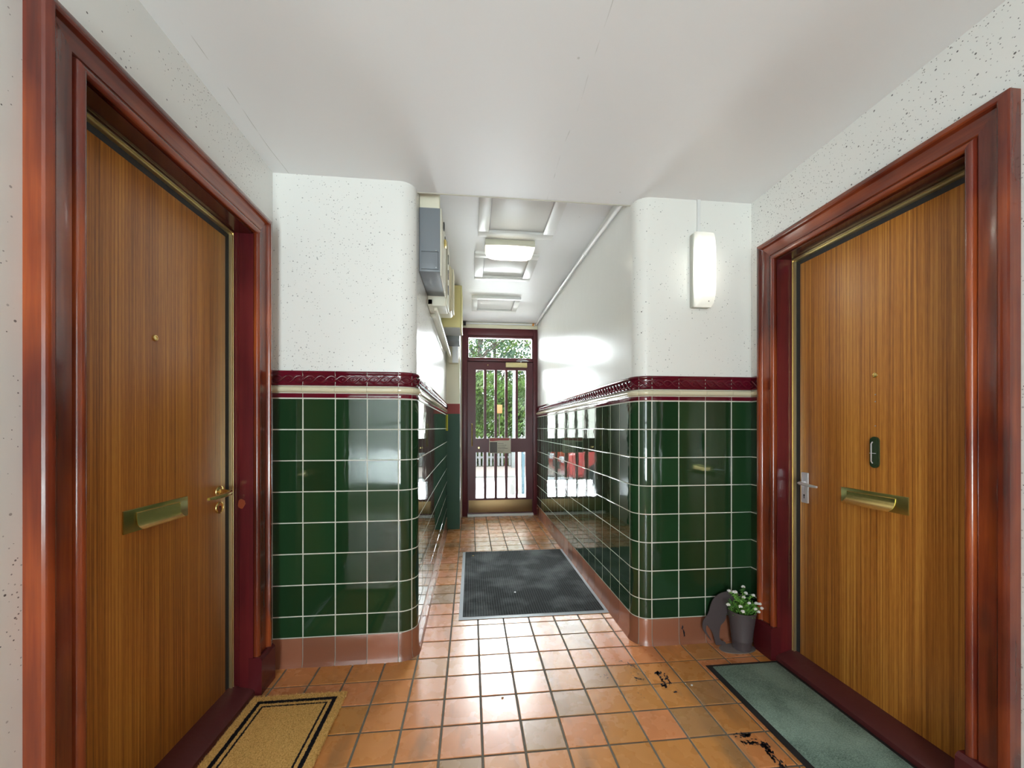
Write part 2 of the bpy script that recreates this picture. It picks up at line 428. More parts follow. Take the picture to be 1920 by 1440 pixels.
streak(fp(1232, 1258), fp(1248, 1288), 46, .006, .0045); streak(fp(1244, 1262), fp(1258, 1284), 26, .006, .004)
streak(fp(1166, 1240), fp(1190, 1252), 24, .010, .003); streak(fp(1128, 1266), fp(1142, 1272), 14, .010, .0022)
streak(fp(1192, 1272), fp(1204, 1274), 16, .008, .0028); streak(fp(1180, 1262), fp(1206, 1262), 8, .012, .002)
flake(b, *fp(1266, 1298), .007, .3); streak(fp(1196, 1300), fp(1206, 1304), 8, .010, .0018)
streak(fp(1378, 1380), fp(1405, 1378), 26, .006, .004); streak(fp(1384, 1372), fp(1408, 1380), 12, .004, .003)
streak(fp(1400, 1390), fp(1438, 1400), 34, .007, .0035); streak(fp(1430, 1392), fp(1446, 1415), 36, .006, .004)
streak(fp(1440, 1410), fp(1468, 1440), 44, .008, .0038); streak(fp(1392, 1390), fp(1400, 1398), 14, .004, .003)
obj('paint_spill', b, M['tar'], fl, label='dark dried paint marks on the tiles by the right-hand mat')

# dado -------------------------------------------------------------
class Path:
    def __init__(s, segs, side): s.segs = segs; s.side = side; s.L = sum(q[0] for q in segs)
    def at(s, t):
        for k, q in enumerate(s.segs):
            if t <= q[0] + 1e-9 or k == len(s.segs) - 1:
                L, f = q; return f(t)
            t -= q[0]
    def P(s, t, z, off):
        x, y, nx, ny = s.at(t); return (x + nx * off, y + ny * off, z)
def line(x0, y0, x1, y1, nx, ny):
    L = math.hypot(x1 - x0, y1 - y0); return (L, lambda t: (x0 + (x1 - x0) * t / L, y0 + (y1 - y0) * t / L, nx, ny))
def arcseg(cx, cy, r, a0, a1):
    L = r * abs(math.radians(a1 - a0))
    def f(t):
        a = math.radians(a0 + (a1 - a0) * t / L); return (cx + r * math.cos(a), cy + r * math.sin(a), math.cos(a), math.sin(a))
    return (L, f)
PT = .152
pathL = Path([line(XL, YB, CL - RAD, YB, 0, -1), arcseg(CL - RAD, YB + RAD, RAD, -90, 0), line(CL, YB + RAD, CL, 4.52, 1, 0)], 1)
pathR = Path([line(XR, 1.915, XR, YB, -1, 0), line(XR, YB, CR + RAD, YB, 0, -1), arcseg(CR + RAD, YB + RAD, RAD, -90, -180), line(CR, YB + RAD, CR, YE, -1, 0)], 1)
def breaks(first, flat, arcl, total):
    br = [first + flat]
    while br[0] - PT > first + .02: br.insert(0, br[0] - PT)
    if br[0] > first + .001: br.insert(0, first)
    a = first + flat; br += [a + arcl / 2, a + arcl]
    s_ = a + arcl
    while s_ + PT < total - .02: s_ += PT; br.append(s_)
    br.append(total); return br
AL = RAD * PI / 2
brL = breaks(0, pathL.segs[0][0], AL, pathL.L)
brR = [0] + breaks(pathR.segs[0][0], pathR.segs[1][0], AL, pathR.L)
def is_arc(path, a, b_, first):
    return first + 1e-6 < (a + b_) / 2 < first + AL - 1e-6
def sweep(bm, path, br, prof, arc0, gap=.0, lay=None):
    """profile [(z, off)] swept per tile along the path"""
    for a, e in zip(br, br[1:]):
        n = 6 if is_arc(path, a, e, arc0) else 1
        tv = R(); rows = []
        for i in range(n + 1):
            t = a + gap + (e - a - 2 * gap) * i / n
            row = [bm.verts.new(path.P(t, z, o)) for z, o in prof]
            if lay:
                for v in row: v[lay] = tv
            rows.append(row)
        for p, q in zip(rows, rows[1:]):
            for k in range(len(prof) - 1): bm.faces.new((p[k], q[k], q[k + 1], p[k + 1]))
        for row in (rows[0], rows[-1]):
            base = row
            if len(base) > 2: bm.faces.new(base if row is rows[0] else list(reversed(base)))
def dado(path, br, wall, arc0, baseboard_name, side):
    # grout bed
    b = BM(); sweep(b, path, br, [(.138, 0), (.138, .0062), (1.440, .0062), (1.440, 0)], arc0)
    obj('grout', b, M['grout'], wall)
    b = BM(); lay = tinted(b)
    zs = [1.308 - PT * k for k in range(8)] + [.140]
    for a, e in zip(br, br[1:]):
        n = 6 if is_arc(path, a, e, arc0) else 1
        for z1, z0 in zip(zs, zs[1:]):
            g = .0019
            slab_tile(b, lay, lambda u, v, o: path.P(u, v, o), a + g, e - g, z0 + g, z1 - g, .0068, .0014, n, .00035 if n == 1 else 0)
    obj('green_tiles', b, M['green'], wall, angle=22)
    b = BM(); lay = tinted(b)
    sweep(b, path, br, [(1.312, 0), (1.312, .0075), (1.314, .0085), (1.331, .0085), (1.333, .0075), (1.333, 0)], arc0, .0015, lay)
    obj('maroon_strip', b, M['maroon'], wall)
    b = BM(); lay = tinted(b)
    cp = [(1.336, 0), (1.336, .008)] + [(1.352 - .0145 * math.cos(PI * k / 8), .009 + .013 * math.sin(PI * k / 8)) for k in range(9)] + [(1.368, .008), (1.368, 0)]
    sweep(b, path, br, cp, arc0, .0006, lay)
    obj('cream_rail', b, M['creamtile'], wall)
    b = BM(); lay = tinted(b)
    rp = [(1.371, 0), (1.371, .009), (1.375, .0125), (1.379, .009), (1.383, .0078), (1.423, .0078), (1.427, .009), (1.431, .0125), (1.437, .0135), (1.443, .010), (1.4435, 0)]
    sweep(b, path, br, rp, arc0, .0014, lay)
    # twisted rope relief
    lens = .0505; step = lens / 9; n = int(path.L / step)
    for ph in (0, 1):
        pts = []
        for i in range(n + 1):
            t = i * step
            if t > path.L: break
            w = math.sin(PI * t / lens + ph * PI)
            dep = .0108 + .0030 * math.cos(PI * t / lens + ph * PI)
            pts.append(path.P(t, 1.403 + .0155 * w, dep))
        m0 = len(b.verts); tube(b, pts, .0050, 8)
    b.verts.ensure_lookup_table()
    k = 0
    while (k + .5) * lens < path.L:
        t = (k + .5) * lens; p = Vector(path.P(t, 1.403, .009)); x, y, nx, ny = path.at(t)
        r_ = bmesh.ops.create_icosphere(b, subdivisions=1, radius=.0048)
        for v in r_['verts']: v.co = p + v.co
        k += 1
    for v in b.verts:
        if v[lay] == 0: v[lay] = .5
    obj('rope_border', b, M['maroon'], wall, angle=50, label='maroon border tiles with twisted rope relief')
    # coved quarry skirting
    r_ = BM(); sweep(r_, path, br, [(-.003, 0), (-.003, .018), (.012, .010), (.04, .0065), (.139, .0065), (.139, 0)], arc0)
    sk = obj(baseboard_name, r_, M['skirtgrout']); tag(sk, f'coved red quarry tile skirting at the foot of the {side} green tiles', 'skirting', kind=ST)
    b = BM(); lay = tinted(b)
    sp = [(-.002, 0), (-.002, .021), (.005, .019), (.011, .0155), (.020, .0125), (.04, .0102), (.06, .009), (.134, .009), (.1375, .0075), (.1375, 0)]
    sweep(b, path, br, sp, arc0, .0022, lay)
    obj('skirting_tiles', b, M['skirt'], sk)
dado(pathL, brL, wcl, pathL.segs[0][0], 'baseboard_corridor_left', 'left')
dado(pathR, brR, wcr, pathR.segs[0][0] + pathR.segs[1][0], 'baseboard_corridor_right', 'right')
# painted stub beside the street door
b = BM(); box(b, CL, -.1275, 4.5165, 4.521, 1.44, ZK - .01); obj('cream_paint', b, M['cream_wall'], wcl)
b = BM(); box(b, CL, -.1265, 4.5155, 4.521, 1.325, 1.44); obj('red_paint_band', b, M['redband'], wcl)
b = BM(); box(b, CL, -.1265, 4.5155, 4.521, 0, 1.325); obj('green_paint', b, M['greenpaint'], wcl)
# mortar bits where skirting meets the floor
# ------------------------------------------------------------------ flat doors
def make_door(name, label, sgn, xw, leafmat, side):
    D = thing(name, (xw, 1.43, 0), label, 'door', kind=ST)
    def T(bm):      # (d, y, z) -> world
        for v in bm.verts: v.co = Vector((xw + sgn * v.co.x, v.co.y, v.co.z))
        return bm
    y0, y1, zt = .942, 1.915, 2.122
    def usweep(prof, parts, zb=0.0):
        """prof [(w,d)] ; returns separate near, head, far pieces"""
        out = []
        for part in parts:
            bm = BM()
            if part == 'near': ends = [lambda w, d: (d, y0 + w, zb), lambda w, d: (d, y0 + w, zt - w)]
            elif part == 'far': ends = [lambda w, d: (d, y1 - w, zb), lambda w, d: (d, y1 - w, zt - w)]
            else: ends = [lambda w, d: (d, y0 + w, zt - w), lambda w, d: (d, y1 - w, zt - w)]
            A = [bm.verts.new(ends[0](w, d)) for w, d in prof]; Bv = [bm.verts.new(ends[1](w, d)) for w, d in prof]
            n = len(prof)
            for i in range(n): bm.faces.new((A[i], A[(i + 1) % n], Bv[(i + 1) % n], Bv[i]))
            bm.faces.new(A); bm.faces.new(list(reversed(Bv)))
            out.append(T(bm))
        return out
    bead = [(.094 + .013 * math.cos(math.radians(a)), .0245 + .0125 * math.sin(math.radians(a))) for a in (170, 145, 120, 95, 70, 45, 20, -5, -30)]
    prof = [(0, -.002), (0, .036), (.003, .041), (.009, .044), (.020, .044), (.025, .041), (.027, .034), (.030, .029), (.034, .0275), (.074, .0275), (.077, .0255), (.079, .021)] + bead + [(.108, 0), (.108, -.002)]
    near, head, far = usweep(prof, ('near', 'head', 'far'))
    obj('architrave', near, M['arch_v'], D, angle=28); obj('architrave', head, M['arch_h'], D, angle=28); obj('architrave', far, M['arch_v'], D, angle=28)
    jp = [(.060, -.001), (.112, -.001), (.112, .017), (.1135, .017), (.1135, -.040), (.1115, -.042), (.1115, -.110), (.05, -.110)]
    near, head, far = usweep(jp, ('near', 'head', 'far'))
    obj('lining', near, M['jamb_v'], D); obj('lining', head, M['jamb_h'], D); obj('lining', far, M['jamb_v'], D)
    gp = [(.110, -.064), (.115, -.064), (.116, -.060), (.119, -.060), (.120, -.065), (.124, -.065), (.125, -.061), (.128, -.061), (.129, -.068), (.129, -.10), (.110, -.10)]
    for bm in usweep(gp, ('near', 'head', 'far'), .04): obj('weather_strip', bm, M['gold'], D, label='gold weather strip')
    kp = [(.127, -.073), (.160, -.082), (.160, -.105), (.127, -.105)]
    for bm in usweep(kp, ('near', 'head', 'far'), .04): obj('seal', bm, M['black'], D, label='black rubber seal')
    b = BM(); box(b, -.120, -.075, y0 + .150, y1 - .150, .048, zt - .149, .0015); leaf = obj('leaf', T(b), leafmat, D)
    # threshold board
    b = BM(); prism(b, [(-.13, y0 + .10, .0), (-.13, y0 + .10, .052), (-.074, y0 + .10, .050), (.012, y0 + .10, .030), (.024, y0 + .10, .022), (.024, y0 + .10, 0)], (0, y1 - y0 - .20, 0))
    obj('threshold', T(b), M['sill'], D)
    for ya, yb in ((y0 - .003, y0 + .115), (y1 - .115, y1 + .004)):
        b = BM(); prism(b, [(-.002, ya, 0), (.052, ya, 0), (.052, ya, .150), (.047, ya, .157), (.040, ya, .163), (-.002, ya, .163)], (0, yb - ya, 0))
        obj('plinth_block', T(b), M['plinth'], D)
    return D, T, leaf
# d is measured from the wall face into the room; the leaf face sits at d = -.075
LF = -.075
dl, TL, leafL = make_door('door_1', 'brown veneered flat door in red stained frame on the left, brass lever handle', 1, XL, M['veneer_l'], 'left')
dr, TR, leafR = make_door('door_2', 'brown veneered flat door in red stained frame on the right, white metal handle', -1, XR, M['veneer_r'], 'right')

def letterbox(T, D, ya, yb, z0, z1, flip, openness):
    b = BM(); box(b, LF, LF + .004, ya, yb, z0, z1, .0012); lb = obj('letterbox', T(b), M['brass_green'], D, label='brass letter plate')
    # hanging flap whose lower lip curls outwards
    fa, fb = ya + .042, yb - .042 + (.012 if flip else 0); n = 8
    prof = [(LF + .005, z1 - .012)]
    for k in range(n + 1):
        t = k / n; prof.append((LF + .0075 + openness * t ** (3.0 if flip else 7.0) + .003 * t, z1 - .014 - (z1 - z0 - .020) * (t ** .9)))
    prof2 = [(d - .0025, z + .0005) for d, z in prof]
    loop = prof + list(reversed(prof2))
    b = BM(); prism(b, [(d, fa, z) for d, z in loop], (0, fb - fa, 0)); f = obj('flap', T(b), M['brass'], D, angle=40, label='polished brass flap with curled lip')
    f.parent = lb; f.location = (0, 0, 0)
letterbox(TL, dl, 1.275, 1.540, .845, .915, False, .016)
letterbox(TR, dr, 1.283, 1.548, .838, .906, True, .030)
def peephole(T, D, y, z):
    b = BM(); lathe(b, [(.0105, 0), (.0105, .002), (.009, .0045), (.0065, .005), (.0055, .003), (.001, .0035)], (LF, y, z), 'X', 20); obj('peephole', T(b), M['brass'], D)
peephole(TL, dl, 1.395, 1.460); peephole(TR, dr, 1.405, 1.377)
for y, z in ((1.405, 1.298), (1.405, 1.270), (1.405, 1.172)):
    b = BM(); lathe(b, [(.0025, 0), (.0025, .001), (.001, .0014)], (LF, y, z), 'X', 10); obj('screw', TR(b), M['steel'], dr)
# left handle: round roses and a lever
b = BM(); lathe(b, [(.024, 0), (.025, .002), (.024, .005), (.018, .008), (.013, .009), (.012, .010)], (LF, 1.722, .902), 'X', 28)
tube(b, [(LF + .008, 1.722, .902), (LF + .03, 1.722, .902), (LF + .046, 1.718, .900), (LF + .053, 1.706, .898), (LF + .056, 1.67, .896), (LF + .055, 1.61, .895), (LF + .053, 1.575, .896)],
     [.0095, .0085, .009, .0095, .0088, .0085, .006], 12)
obj('door_handle', TL(b), M['brass'], dl, label='brass lever handle on a round rose')
b = BM(); lathe(b, [(.024, 0), (.025, .002), (.024, .005), (.020, .007), (.0195, .005), (.010, .005)], (LF, 1.722, .836), 'X', 28); esc = obj('keyhole_escutcheon', TL(b), M['brass'], dl)
b = BM(); lathe(b, [(.0035, 0), (.0035, .0012)], (LF + .0048, 1.722, .840), 'X', 12); box(b, LF + .0048, LF + .006, 1.7205, 1.7235, .828, .840)
ks = obj('keyhole', TL(b), M['black'], dl); ks.parent = esc; ks.location = (0, 0, 0)
# right handle: long backplate and lever
b = BM(); box(b, LF, LF + .009, 1.712, 1.752, .800, .948, .004); hp = obj('handle_plate', TR(b), M['chrome'], dr, label='white metal backplate')
b = BM(); tube(b, [(LF + .006, 1.730, .899), (LF + .030, 1.730, .899), (LF + .042, 1.724, .898), (LF + .046, 1.705, .897), (LF + .047, 1.66, .894), (LF + .046, 1.625, .893)], [.0085, .0075, .008, .008, .007, .005], 12)
h2 = obj('door_handle', TR(b), M['chrome'], dr, label='white metal lever handle'); 
b = BM(); lathe(b, [(.0042, 0), (.0042, .001)], (LF + .0092, 1.732, .838), 'X', 12); box(b, LF + .0092, LF + .010, 1.7302, 1.7338, .822, .838)
ks = obj('keyhole', TR(b), M['black'], dr); ks.parent = hp; ks.location = (0, 0, 0)
# oval knocker
def stadium(yc, zc, hw, hh, n=10):
    return [(yc + hw * math.cos(PI * k / n), zc + hh - hw + hw * math.sin(PI * k / n)) for k in range(n + 1)] + \
           [(yc - hw * math.cos(PI * k / n), zc - hh + hw - hw * math.sin(PI * k / n)) for k in range(n + 1)]
b = BM(); prism(b, [(LF, y, z) for y, z in stadium(1.405, 1.066, .018, .063)], (.006, 0, 0)); kn = obj('door_knocker', TR(b), M['greenknock'], dr, label='dark green oval knocker plate')
b = BM(); prism(b, [(LF + .006, y, z) for y, z in stadium(1.405, 1.066, .0125, .054)], (.003, 0, 0)); k2 = obj('knocker_face', TR(b), M['greenknock'], dr); k2.parent = kn; k2.location = (0, 0, 0)
b = BM(); tube(b, [(LF + .011, 1.407, 1.108), (LF + .017, 1.407, 1.10), (LF + .017, 1.407, 1.03), (LF + .011, 1.407, 1.022)], .0022, 8); tube(b, [(LF + .010, 1.395, 1.062), (LF + .012, 1.418, 1.062)], .0014, 8)
k3 = obj('knocker_bar', TR(b), M['chrome'], dr, label='silver striker bar'); k3.parent = kn; k3.location = (0, 0, 0)

# ------------------------------------------------------------------ street door
ds = thing('door_3', (.38, YE, 0), 'maroon street door with narrow glazed slots and a transom at the passage end', 'door', kind=ST)
y0, y1 = YE - .02, YE + .07
b = BM()
box(b, -.116, -.045, y0, y1, 0, 2.475, .003); box(b, .827, .884, y0, y1, 0, 2.475, .003); box(b, -.045, .827, y0, y1, 2.385, 2.475, .003); box(b, -.045, .827, y0, y1, 2.042, 2.088, .003)
box(b, -.045, .827, y0 + .02, y1, 2.355, 2.386, .003); box(b, -.045, -.030, y0 + .02, y1, 2.088, 2.36, .002); box(b, .812, .827, y0 + .02, y1, 2.088, 2.36, .002)
box(b, -.046, -.028, YE + .0525, y1, 0, 2.05); box(b, .810, .828, YE + .0525, y1, 0, 2.05); box(b, -.046, .828, YE + .0525, y1, 2.025, 2.05)
obj('door_frame', b, M['doorpaint'], ds)
b = BM(); box(b, -.032, .814, YE + .030, YE + .035, 2.086, 2.357); obj('transom_glass', b, M['glass'], ds)
b = BM(); yl0, yl1 = YE + .005, YE + .050
sx = [(.063, .169), (.204, .310), (.345, .451), (.486, .591), (.623, .729)]
box(b, -.041, .063, yl0, yl1, .03, 2.036); box(b, .729, .823, yl0, yl1, .03, 2.036)
box(b, .063, .729, yl0, yl1, 1.93, 2.036); box(b, .063, .729, yl0, yl1, .84, 1.023); box(b, .063, .729, yl0, yl1, .03, .23)
for (a, c1), (d1, e) in zip(sx, sx[1:]):
    for z0, z1 in ((.23, .84), (1.023, 1.93)): box(b, c1, d1, yl0, yl1, z0, z1)
lf = obj('leaf', b, M['doorpaint'], ds)
b = BM()
for a, e in sx:
    for z0, z1 in ((.23, .84), (1.023, 1.93)): box(b, a, e, YE + .026, YE + .030, z0, z1)
obj('glass', b, M['glass'], ds)
b = BM(); box(b, -.030, .815, yl0 - .003, yl0, .045, .208, .001); obj('kick_plate', b, M['brass_dull'], ds, label='dull brass kick plate')
b = BM(); tube(b, [(.014, yl0, 1.215), (.014, yl0 - .035, 1.215), (.014, yl0 - .042, 1.20), (.014, yl0 - .042, .945), (.014, yl0 - .035, .93), (.014, yl0, .93)], .0085, 10); obj('pull_handle', b, M['brass'], ds, label='brass pull handle')
b = BM(); lathe(b, [(.014, 0), (.013, -.005), (.006, -.006)], (.105, yl0, .90), 'Y', 16); obj('door_lock', b, M['brass'], ds)
b = BM(); lathe(b, [(.007, 0), (.006, -.003)], (.223, yl0, 1.995), 'Y', 12); obj('screw_cap', b, M['brass'], ds)
b = BM(); box(b, .458, .742, yl0 - .048, yl0, 1.965, 2.026, .004); dc = obj('door_closer', b, M['closer'], ds, label='pale gold door closer box')
b = BM(); tube(b, [(.66, yl0 - .03, 2.026), (.66, yl0 - .03, 2.045)], .010, 10); box(b, .60, .76, yl0 - .045, yl0 - .025, 2.045, 2.053, .002); tube(b, [(.745, yl0 - .035, 2.056), (.64, yl0 - .022, 2.075), (.60, yl0 - .018, 2.068)], .006, 8)
ca = obj('closer_arm', b, M['steel'], ds); ca.parent = dc; ca.location = (0, 0, 0)
b = BM(); box(b, -.045, .827, YE - .045, YE + .06, 0, .030, .004); obj('threshold', b, M['white'], ds, label='pale metal threshold')

sg = thing('door_notice', (.384, yl0 - .003, .93), 'small printed notice with red header and photo stuck across the street door', 'sign')
M['paper'] = plain('notice_paper', (.62, .58, .47), .5); M['hdr'] = plain('notice_red_print', (.35, .06, .05), .5); M['ink'] = plain('notice_ink', (.06, .05, .045), .5)
b = BM(); box(b, .240, .528, yl0 - .005, yl0 - .001, .826, 1.032, .001); obj('card', b, M['paper'], sg)
b = BM(); prism(b, [(.246, yl0 - .0052, 1.026), (.516, yl0 - .0052, 1.026), (.500, yl0 - .0052, .997), (.370, yl0 - .0052, .996), (.290, yl0 - .0052, .986), (.246, yl0 - .0052, .990)], (0, -.0008, 0)); obj('red_header', b, M['hdr'], sg)
b = BM(); box(b, .248, .346, yl0 - .0060, yl0 - .0045, .832, .975); obj('printed_photo', b, plain('notice_photo', (.10, .085, .075), .5, bump=.3), sg)
b = BM()
for z, x1 in ((.955, .43), (.932, .47), (.908, .455), (.892, .49), (.868, .44), (.850, .425)):
    x = .356
    while x < x1: 
        w = U(.006, .016); box(b, x, min(x + w, x1), yl0 - .0056, yl0 - .0046, z - .003, z + .003); x += w + .004
obj('text_lines', b, M['ink'], sg)

# ------------------------------------------------------------------ lamps
M['tube'] = emit('lit_lamp_tube', (1.0, .98, .95), 17)
M['tube2'] = emit('lit_ceiling_lamp_tube', (1.0, .98, .92), 75)
M['tube3'] = emit('added_fill_lamp_tube', (1.0, .96, .90), 60)  # tube of the added lobby fill lamp
def rounded_shell(bm, cx, cy, cz, hx, hy, hz, axis_long, axis_out, sign):
    """open-backed opal cover: superellipse section, shoulders rounded at both ends"""
    n, m = 24, 16
    grid = []
    for i in range(n + 1):
        t = -1 + 2 * i / n
        sh = (1 - abs(t) ** 6) ** .5 if abs(t) < 1 else 0
        wd = .90 + .10 * (1 - t * t); row = []
        for j in range(m + 1):
            a = PI * j / m
            cu = math.copysign(abs(math.cos(a)) ** .38, math.cos(a)); su = abs(math.sin(a)) ** .42
            row.append((t, cu * wd, su * (.25 + .75 * sh) if sh > 0 else su * .25))
        grid.append(row)
    vs_ = []
    for row in grid:
        r_ = []
        for t, w, o in row:
            p = [0, 0, 0]; c = (cx, cy, cz); h = (hx, hy, hz); ax = 3 - axis_long - axis_out
            p[axis_long] = c[axis_long] + t * h[axis_long]; p[ax] = c[ax] + w * h[ax]; p[axis_out] = c[axis_out] + sign * o * h[axis_out]
            r_.append(bm.verts.new(p))
        vs_.append(r_)
    for a, b_ in zip(vs_, vs_[1:]):
        for j in range(m): bm.faces.new((a[j], a[j + 1], b_[j + 1], b_[j]))
    bm.faces.new(vs_[0]); bm.faces.new(list(reversed(vs_[-1])))
wlp = thing('wall_lamp', (1.237, YB, 1.81), 'lit white bulkhead lamp mounted upright on the wall by the right door', 'lamp')
b = BM(); box(b, 1.181, 1.284, YB - .034, YB, 1.812, 2.208, .006); obj('base', b, plain('grey_lamp_base', (.52, .53, .47), .4), wlp)
b = BM(); rounded_shell(b, 1.237, YB - .030, 2.012, .053, .056, .200, 2, 1, -1); obj('diffuser', b, M['opal'], wlp, angle=60)
b = BM(); tube(b, [(1.237, YB - .058, 1.90), (1.237, YB - .058, 2.12)], .011, 12); obj('tube', b, M['tube'], wlp)
b = BM(); lathe(b, [(.003, 0), (.002, -.002)], (1.243, YB - .078, 1.830), 'Y', 8); obj('screw', b, M['black'], wlp)
b = BM(); box(b, 1.222, 1.240, YB - .011, YB + .001, 2.208, ZC, .002)
tag(obj('cable_trunking', b, M['white']), 'thin white cable cover running from the wall lamp up to the ceiling', 'trunking')
clp = thing('ceiling_lamp', (.29, 2.93, ZK), 'lit oblong bulkhead lamp on the passage ceiling between two hatches', 'lamp')
b = BM(); box(b, .105, .475, 2.86, 2.99, ZK - .045, ZK, .004); obj('base', b, plain('cream_lamp_base', (.62, .61, .50), .45), clp)
b = BM(); rounded_shell(b, .290, 2.925, ZK - .040, .183, .064, .072, 0, 2, -1); obj('diffuser', b, M['opal'], clp, angle=60)
b = BM(); tube(b, [(.16, 2.925, ZK - .075), (.42, 2.925, ZK - .075)], .011, 12); obj('tube', b, M['tube2'], clp)
blp = thing('ceiling_lamp', (.3, -.9, ZC), 'added unseen fill lamp, an oblong bulkhead on the lobby ceiling behind the photographer', 'lamp')  # lamp added out of view to brighten the lobby
b = BM(); box(b, .10, .50, -.965, -.835, ZC - .04, ZC, .004); obj('base', b, M['cream'], blp)
b = BM(); rounded_shell(b, .30, -.90, ZC - .036, .198, .064, .07, 0, 2, -1); obj('diffuser', b, M['opal'], blp, angle=60)
b = BM(); tube(b, [(.16, -.90, ZC - .07), (.44, -.90, ZC - .07)], .011, 12); obj('tube', b, M['tube3'], blp)

# ------------------------------------------------------------------ ceiling hatches
def hatch(x0, x1, ya, yb, label, w=.075, rec=.05):
    t = thing('ceiling_hatch', ((x0 + x1) / 2, (ya + yb) / 2, ZK), label, 'hatch', 'framed hatches in the passage ceiling')
    b = BM(); zf, zb = ZK - .022, ZK + .001
    box(b, x0, x1, ya, ya + w, zf, zb, .004); box(b, x0, x1, yb - w, yb, zf, zb, .004)
    box(b, x0, x0 + w, ya + w, yb - w, zf, zb, .004); box(b, x1 - w, x1, ya + w, yb - w, zf, zb, .004)
    obj('hatch_frame', b, M['white'], t)
    b = BM(); box(b, x0 + w + .004, x1 - w - .004, ya + w + .004, yb - w - .004, ZK - .006, ZK + .001, .002); obj('hatch_panel', b, M['white'], t)
hatch(.050, .585, 2.15, 2.80, 'white framed hatch in the passage ceiling nearest the lobby')
hatch(.030, .545, 3.07, 3.62, 'white framed hatch in the passage ceiling just behind the lamp')
hatch(.010, .530, 4.11, 4.62, 'white framed hatch in the passage ceiling nearest the street door', .06)

# conduit along the right
cp = [(.862, 2.10, H + 1.285), (.862, 2.9, H + 1.325), (.862, 3.7, H + 1.35), (.862, 4.5, H + 1.365), (.862, 5.10, H + 1.372)]
cd = thing('ceiling_conduit', (.862, 3.6, 2.5), 'white round pipe running along the top of the right passage wall', 'pipe')
b = BM(); tube(b, cp, .0135, 12); obj('pipe', b, M['white'], cd)
for k in (1, 2, 3):
    x, y, z = cp[k]; b = BM(); tube(b, [(x, y - .02, z - .001), (x, y + .02, z + .001)], .0165, 12); box(b, x, CR + .001, y - .009, y + .009, z - .006, z + .006); obj('bracket', b, M['white'], cd)
b = BM(); tube(b, [(.862, 5.10, H + 1.372), (.862, 5.115, H + 1.372)], .018, 10); obj('pipe_end', b, M['grey_light'], cd)
b = BM(); tube(b, [(.835, 5.12, H + 1.368), (.812, 5.12, H + 1.372)], .018, 10); tag(obj('orange_cap', b, plain('orange_plastic', (.75, .30, .04), .4)), 'tiny orange cap beside the pipe end above the street door', 'cap')
b = BM(); box(b, -.098, -.065, YE - .055, YE - .01, 2.505, 2.548, .003); tag(obj('black_sensor', b, M['black']), 'tiny black box on the wall above the left corner of the street door', 'sensor')

# ------------------------------------------------------------------ meter boxes on the left passage wall
t = thing('meter_cabinet', (-.28, 2.35, H + .85), 'grey steel meter cabinet with small screwed cover, high on the left passage wall', 'cabinet')
b = BM(); box(b, CL + .001, -.167, 2.150, 2.545, H + .848, H + 1.196, .003); obj('body', b, M['grey'], t)
b = BM(); box(b, CL + .014, -.178, 2.1475, 2.151, H + .862, H + .955, .001); cv = obj('cover', b, M['grey'], t)
b = BM()
for x0, x1, z0, z1 in ((CL + .012, -.175, H + .955, H + .9575), (-.1785, -.176, H + .862, H + .955), (CL + .012, -.175, H + .860, H + .862)): box(b, x0, x1, 2.1466, 2.1505, z0, z1)
obj('seam', b, M['seam'], t)
for z in (H + .871, H + .962):
    b = BM(); lathe(b, [(.0035, 0), (.003, -.002), (.001, -.003)], (-.188, 2.1475, z), 'Y', 10); obj('screw', b, M['steel'], t)
b = BM(); box(b, -.167, -.160, 2.155, 2.52, H + .83, H + 1.198, .002); obj('side_panel', b, M['cream'], t, label='cream side panel')
t2 = thing('padlock', (-.154, 2.3, H + 1.12), 'brass padlock hanging on the cream side of the grey meter cabinet', 'padlock')
b = BM(); box(b, -.160, -.146, 2.352, 2.392, H + 1.085, H + 1.125, .005); obj('lock_body', b, M['brass'], t2)
b = BM(); tube(b, [(-.1545, 2.364, H + 1.122), (-.1545, 2.364, H + 1.140), (-.1545, 2.372, H + 1.149), (-.1545, 2.381, H + 1.140), (-.1545, 2.381, H + 1.122)], .0022, 8); obj('shackle', b, M['seam'], t2)
b = BM(); box(b, -.160, -.152, 2.28, 2.31, H + 1.15, H + 1.19, .002); tag(obj('hasp', b, M['seam']), 'dark metal hasp above the brass padlock', 'hasp')
b = BM(); box(b, CL + .001, -.172, 2.16, 2.215, H + 1.197, ZK - .001, .002); tag(obj('timber_casing', b, plain('stained_cream_casing', (.76, .72, .58), .5, bump=.3, bscale=40)), 'cream boxed casing rising from the grey meter cabinet to the ceiling', 'casing')
t = thing('service_cabinet', (-.28, 2.65, H + .79), 'cream service cabinet mounted directly behind the grey meter cabinet', 'cabinet')
b = BM(); box(b, CL + .001, -.160, 2.56, 2.74, H + .79, H + 1.22, .004); obj('body', b, M['cream'], t)
b = BM(); box(b, -.160, -.150, 2.565, 2.735, H + .795, H + 1.215, .003); dd = obj('door', b, M['cream'], t)
for z in (H + .90, H + 1.0, H + 1.10):
    b = BM(); box(b, -.1505, -.146, 2.572, 2.586, z - .03, z + .03, .001); obj('hinge', b, M['seam'], t)
t = thing('fuse_box', (-.28, 3.04, H + .87), 'beige rounded fuse box between the cream and yellow cabinets on the left wall', 'fuse box')
b = BM(); box(b, CL + .001, -.145, 2.95, 3.14, H + .87, H + 1.22, .02, 4); obj('body', b, plain('beige_plastic', (.70, .65, .46), .45), t)
b = BM(); box(b, -.146, -.130, 2.97, 3.12, H + .89, H + 1.20, .006, 3); obj('lid', b, plain('beige_lid', (.72, .68, .50), .45), t)
t = thing('yellow_cabinet', (-.28, 3.9, H + .96), 'pale yellow tall cabinet high on the left wall near the street door', 'cabinet')
